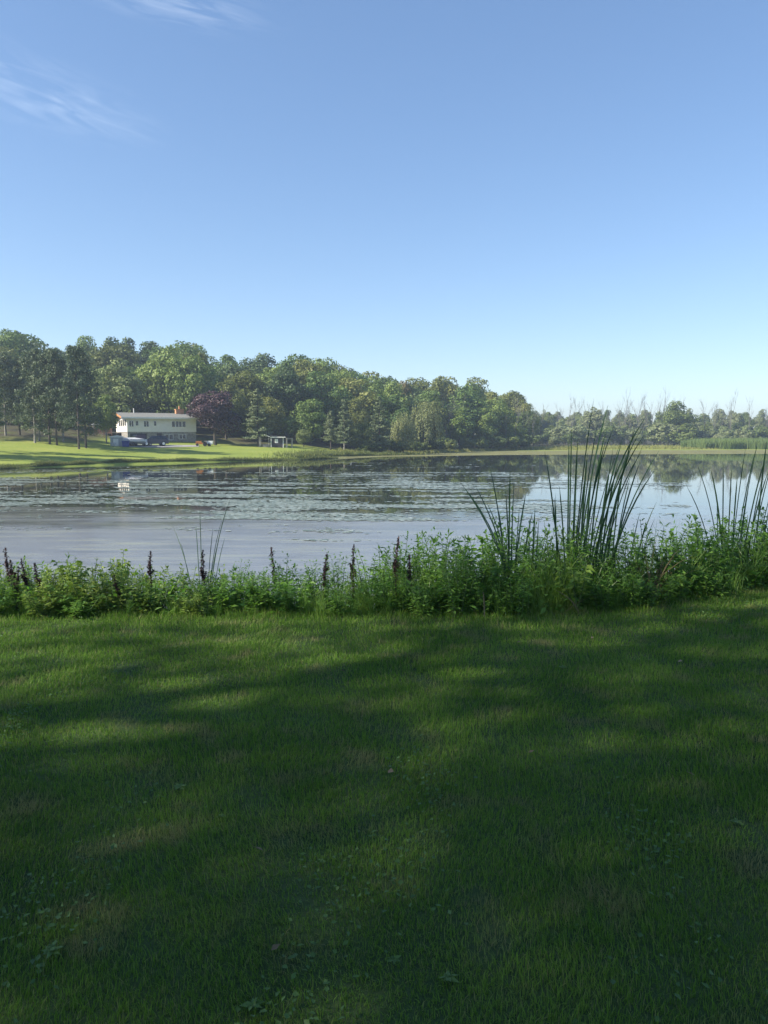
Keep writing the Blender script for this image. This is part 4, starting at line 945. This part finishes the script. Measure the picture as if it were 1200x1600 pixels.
# cattails: every leaf a strip of its own
def strip(p0, p1, bow, wd, seg=9, tw=.8, fold=None):
    p0 = np.array(p0); p1 = np.array(p1); V = []; F = []; d = p1 - p0
    mid = p0 + d * .5; ctrl = np.array([p0[0] + d[0] * bow, p0[1] + d[1] * bow, p0[2] + d[2] * .62])
    for i in range(seg + 1):
        s = i / seg; c = (1 - s) ** 2 * p0 + 2 * s * (1 - s) * ctrl + s * s * p1
        a = .2 + tw * s; w = wd * .5 * (1 - max(0, (s - .72) / .28) ** 3.0 * .85) * (.75 + .25 * min(1, s * 3))
        sd_ = np.array([math.cos(a), math.sin(a), 0]); nm = np.array([-math.sin(a), math.cos(a), 0])
        V += [c - sd_ * w, c + nm * w * .25, c + sd_ * w]
    for i in range(seg):
        for k in range(2): F.append((i * 3 + k, i * 3 + k + 1, i * 3 + k + 4, i * 3 + k + 3))
    return V, F
def cattail(px0, d, spread, tips, label, wd=(.012, .018), seed=1):
    g = random.Random(seed); Y = 8.0
    for _ in range(3): x = (px0 - 600) / FPX * Y; Y = float(bank_y(x)) + d
    o = empty('cattail_clump', (x, Y, nz1(x, Y))); z0 = nz1(x, Y); base = Vector((x, Y, z0)); tag(o, label, 'cattail', 'cattail clumps on the near bank')
    for t in tips:
        bx_, tx, ty = t[:3]; yy = Y + g.uniform(-.15, .15); p1 = W(tx, ty, yy + g.uniform(-.3, .3)); p0 = Vector((px2x(bx_, yy), yy, z0 - .05))
        V, F = strip(p0 - base, p1 - base, g.uniform(.12, .34), g.uniform(*wd), tw=g.uniform(-.8, .8)); me = MB().add(V, F).mesh('leaf', 'cattail_leaf'); link('leaf', me, o)
cattail(800, .75, 20, [(815, 720, 755), (818, 726, 763), (812, 744, 762), (800, 765, 728), (797, 797, 736), (800, 803, 752), (803, 822, 770), (806, 760, 784), (800, 790, 765), (805, 812, 790), (795, 780, 800), (810, 832, 800), (833, 836, 795), (830, 827, 815), (838, 842, 812)],
        'fan of dark cattail leaves left of the tallest clump', seed=3)
B_ = [(892, 893, 672), (890, 889, 690), (896, 903, 684), (898, 902, 700), (897, 928, 623), (901, 950, 633), (905, 946, 690), (903, 934, 662), (910, 948, 668), (906, 960, 664), (912, 982, 664), (915, 1010, 649), (920, 1012, 654), (918, 1006, 680),
      (925, 990, 692), (930, 1008, 690), (935, 986, 700), (940, 1030, 704), (944, 1022, 736), (938, 965, 725), (930, 952, 735), (922, 940, 720), (915, 925, 735), (955, 1000, 722), (957, 978, 712), (958, 985, 745), (908, 918, 708), (926, 972, 690), (900, 915, 740), (947, 968, 755), (935, 958, 700), (912, 938, 745), (942, 992, 670), (928, 1002, 706)]
cattail(922, .7, 40, B_, 'tallest and thickest cattail clump, leaning right over the pond', wd=(.012, .019), seed=4)
cattail(876, .72, 10, [(882, 851, 706), (880, 858, 752), (876, 866, 778), (873, 868, 770), (886, 861, 790), (890, 874, 760)], 'few thin cattail leaves close beside the tallest clump on its left', seed=5)
cattail(1000, .8, 10, [(985, 1026, 784), (990, 1024, 808), (980, 1000, 800), (992, 1010, 815)], 'short drooping cattail leaves low at the right of the tallest clump', wd=(.010, .015), seed=6)
cattail(1150, .75, 40, [(1138, 1088, 722), (1130, 1071, 756), (1140, 1111, 735), (1135, 1130, 725), (1142, 1143, 732), (1146, 1165, 700), (1150, 1185, 690), (1155, 1180, 712), (1160, 1196, 716), (1165, 1201, 735), (1148, 1152, 745), (1170, 1190, 750), (1175, 1206, 725), (1180, 1212, 745), (1128, 1120, 772), (1158, 1170, 760), (1185, 1198, 690), (1190, 1222, 700), (1195, 1240, 720)],
        'cattail clump at the right edge of the picture', seed=7)
cattail(315, .9, 12, [(303, 268, 818), (309, 306, 820), (312, 312, 792), (318, 347, 812), (320, 360, 779), (318, 333, 824), (322, 352, 838), (300, 282, 846), (316, 340, 850)], 'wisp of a few thin cattail leaves at the left of the bank', wd=(.006, .009), seed=8)
# pale arching dead blades low on the bank
for i, (a, b_, c) in enumerate([((905, 950), (890, 925), (868, 922)), ((880, 948), (905, 930), (948, 926)), ((757, 958), (752, 935), (755, 925))]):
    Yb = float(bank_y(px2x(a[0], 7.6))) - .08; P0 = W(a[0], a[1] + 6, Yb); P1 = W(c[0], c[1], Yb - .05)
    P0.z = nz1(P0.x, P0.y); d = P1 - P0
    V, F = strip((0, 0, 0), d, .2, .014, tw=.3); o = MB().add(V, F).build('arching_blade', 'dead_leaf', smooth=True, loc=P0)
    tag(o, ['pale arching grass blade bending left below the tall cattails', 'long pale grass blade arching right below the tall cattails', 'pale upright dead blade at the bank foot left of the arching pair'][i], 'grass blade')

# ------------------------------------------------------------------ lawn grass, weeds and fallen leaves
def lawn():
    g = np.random.default_rng(13); out_ = []
    for y0, y1, dens, wd, hm in [(1.7, 2.6, 23000, .0023, .036), (2.6, 3.6, 17000, .0027, .038), (3.6, 5.0, 11500, .0034, .041), (5.0, 6.4, 8200, .0044, .044), (6.4, 9.6, 5400, .0056, .048)]:
        half = .5 * y1 + .55; n = int(dens * (y1 - y0) * 2 * half); x = g.uniform(-half, half, n); y = g.uniform(y0, y1, n)
        d = y - bank_y(x); k = (d < .25) & (vnoise(x, y, 7, 15) + g.normal(0, .8, n) > -1.1); x, y, d = x[k], y[k], d[k]; n = len(x)
        B = np.stack([x, y, near_z(x, y) - .004], 1); c = vnoise(x, y, 5.5, 17); c2 = vnoise(x, y, 1.4, 19)
        hh = hm * g.uniform(.5, 1.35, n) * (1 + .22 * c + .12 * c2) * (1 + .6 * sstep(d, -.25, .1))
        a = g.uniform(0, 6.28, n) ; l = np.abs(g.normal(.38, .34, n)).clip(0, .95); lean = np.stack([np.cos(a) * l + .22 * vnoise(x, y, 3, 22), np.sin(a) * l + .22 * vnoise(x, y, 3, 23)], 1)
        out_.append(blades(B, lean.clip(-.95, .95), hh, wd * g.uniform(.7, 1.3, n), 2, .8, rg=g))
    V, F = merge(out_)
    tag(link('lawn_grass', mesh_tris('lawn_grass', V, F, 'lawn_blade')), 'short mown green grass covering the shaded lawn', 'grass', kind='stuff')
lawn()
def clover():
    g = np.random.default_rng(91); n = 60000; x = g.uniform(-5, 5, n); y = g.uniform(1.8, 8.2, n)
    k = (vnoise(x, y, 1.6, 92) + .7 * vnoise(x, y, 4.5, 93) + g.normal(0, .25, n) > .95) & (y < bank_y(x)) & (np.abs(x) < .5 * y + .6); x, y = x[k], y[k]; n = len(x)
    a = g.uniform(0, 6.28, n); e = g.uniform(.0, .5, n); B = np.stack([x, y, near_z(x, y) + g.uniform(.012, .04, n)], 1)
    V, F = leaves(B, np.stack([np.cos(a) * np.cos(e), np.sin(a) * np.cos(e), np.sin(e)], 1), g.uniform(.012, .03, n), g.uniform(.010, .022, n), .15, g)
    tag(link('clover', mesh_tris('clover', V, F, 'pale_clover')), 'small clover leaves in patches through the lawn', 'clover', kind='stuff')
clover()
def lawn_pt(px, py):
    Y = 5.0
    for _ in range(12):
        p = W(px, py, Y); gz = nz1(p.x, p.y); Y *= (EYE - gz - .035) / (EYE - p.z)
    p = W(px, py, Y); return Vector((p.x, p.y, nz1(p.x, p.y)))
ROS = []
for i in range(3):
    g = np.random.default_rng(800 + i); n = 14; a = np.linspace(0, 6.28, n) + g.uniform(0, .4, n); e = g.uniform(.15, .7, n)
    V, F = leaves(np.zeros((n, 3)), np.stack([np.cos(a) * np.cos(e), np.sin(a) * np.cos(e), np.sin(e)], 1), g.uniform(.04, .11, n), g.uniform(.025, .05, n), .35, g); ROS.append(mesh_tris('rosette', V, F, 'pale_clover'))
WEEDS = [(615, 1492, 'leafy lawn weed low in the middle of the lawn'), (1150, 1278, 'broad leafed lawn weed near the right edge of the lawn'), (280, 1225, 'small pale lawn weed in the left half of the lawn'), (500, 1340, 'lawn weed rosette below the lawn centre'),
         (395, 1562, 'lawn weed rosette near the bottom edge'), (880, 1040, 'small lawn weed under the shaded right bank'), (1075, 1300, 'low lawn weed left of the one at the right edge'), (700, 1520, 'lawn weed right of the bottom middle'), (80, 1480, 'lawn weed in the bottom left corner'),
         (345, 1270, 'lawn weed below the small pale one on the left')]
for i, (px, py, lb) in enumerate(WEEDS):
    p = lawn_pt(px, py); s = .3 + .09 * (i % 3) ; o = link('lawn_weed', ROS[i % 3], None, (p.x, p.y, p.z + .02), i * 1.1, s); tag(o, lb, 'weed', 'weeds in the lawn')
g = np.random.default_rng(9)
LV, LF = leaves(np.array([[-.03, 0, 0.]]), np.array([[1., .0, .12]]), np.array([.07]), np.array([.042]), .12, g); fl = mesh_tris('fallen_leaf', LV, LF, 'dead_leaf')
LEAF = [(810, 1005, 'fallen leaf on the lawn below the cattails'), (1055, 973, 'fallen leaf beside the sunlit patch on the right'), (1075, 972, 'fallen leaf right of the sunlit patch on the right'), (830, 1177, 'curled fallen leaf right of the lawn centre'), (1080, 1212, 'fallen leaf in the right half of the lawn'),
        (355, 1067, 'fallen leaf in the shade on the left'), (430, 1485, 'pale fallen leaf near the bottom left'), (405, 1330, 'pale fallen leaf below left of the lawn centre'), (1062, 1035, 'fallen leaf on the far right of the lawn'), (925, 998, 'fallen leaf near the shaded bank foot'), (535, 1050, 'fallen leaf beside the middle sun fleck'), (610, 1208, 'small fallen leaf at the lawn centre')]
for i, (px, py, lb) in enumerate(LEAF):
    p = lawn_pt(px, py); o = link('fallen_leaf', fl, None, (p.x, p.y, p.z + .045), i * 2.2, .5 + .12 * (i % 3)); o.rotation_euler = (.2 * (i % 3 - 1), -.25, i * 2.2); tag(o, lb, 'leaf', 'fallen leaves on the lawn')

# ------------------------------------------------------------------ morning haze over the pond and woods
m, N, L, out = nodes('haze')
pv = N('ShaderNodeVolumePrincipled'); pv.inputs['Color'].default_value = (.70, .83, 1, 1); pv.inputs['Density'].default_value = .0006; pv.inputs['Anisotropy'].default_value = .3
L(pv.outputs[0], out.inputs['Volume'])
hz = MB().box(-1520, 1520, -1520, 1520, -2.0, 46).build('haze', 'haze'); tag(hz, kind='stuff'); hz['label'] = 'thin morning haze over the pond and woods'
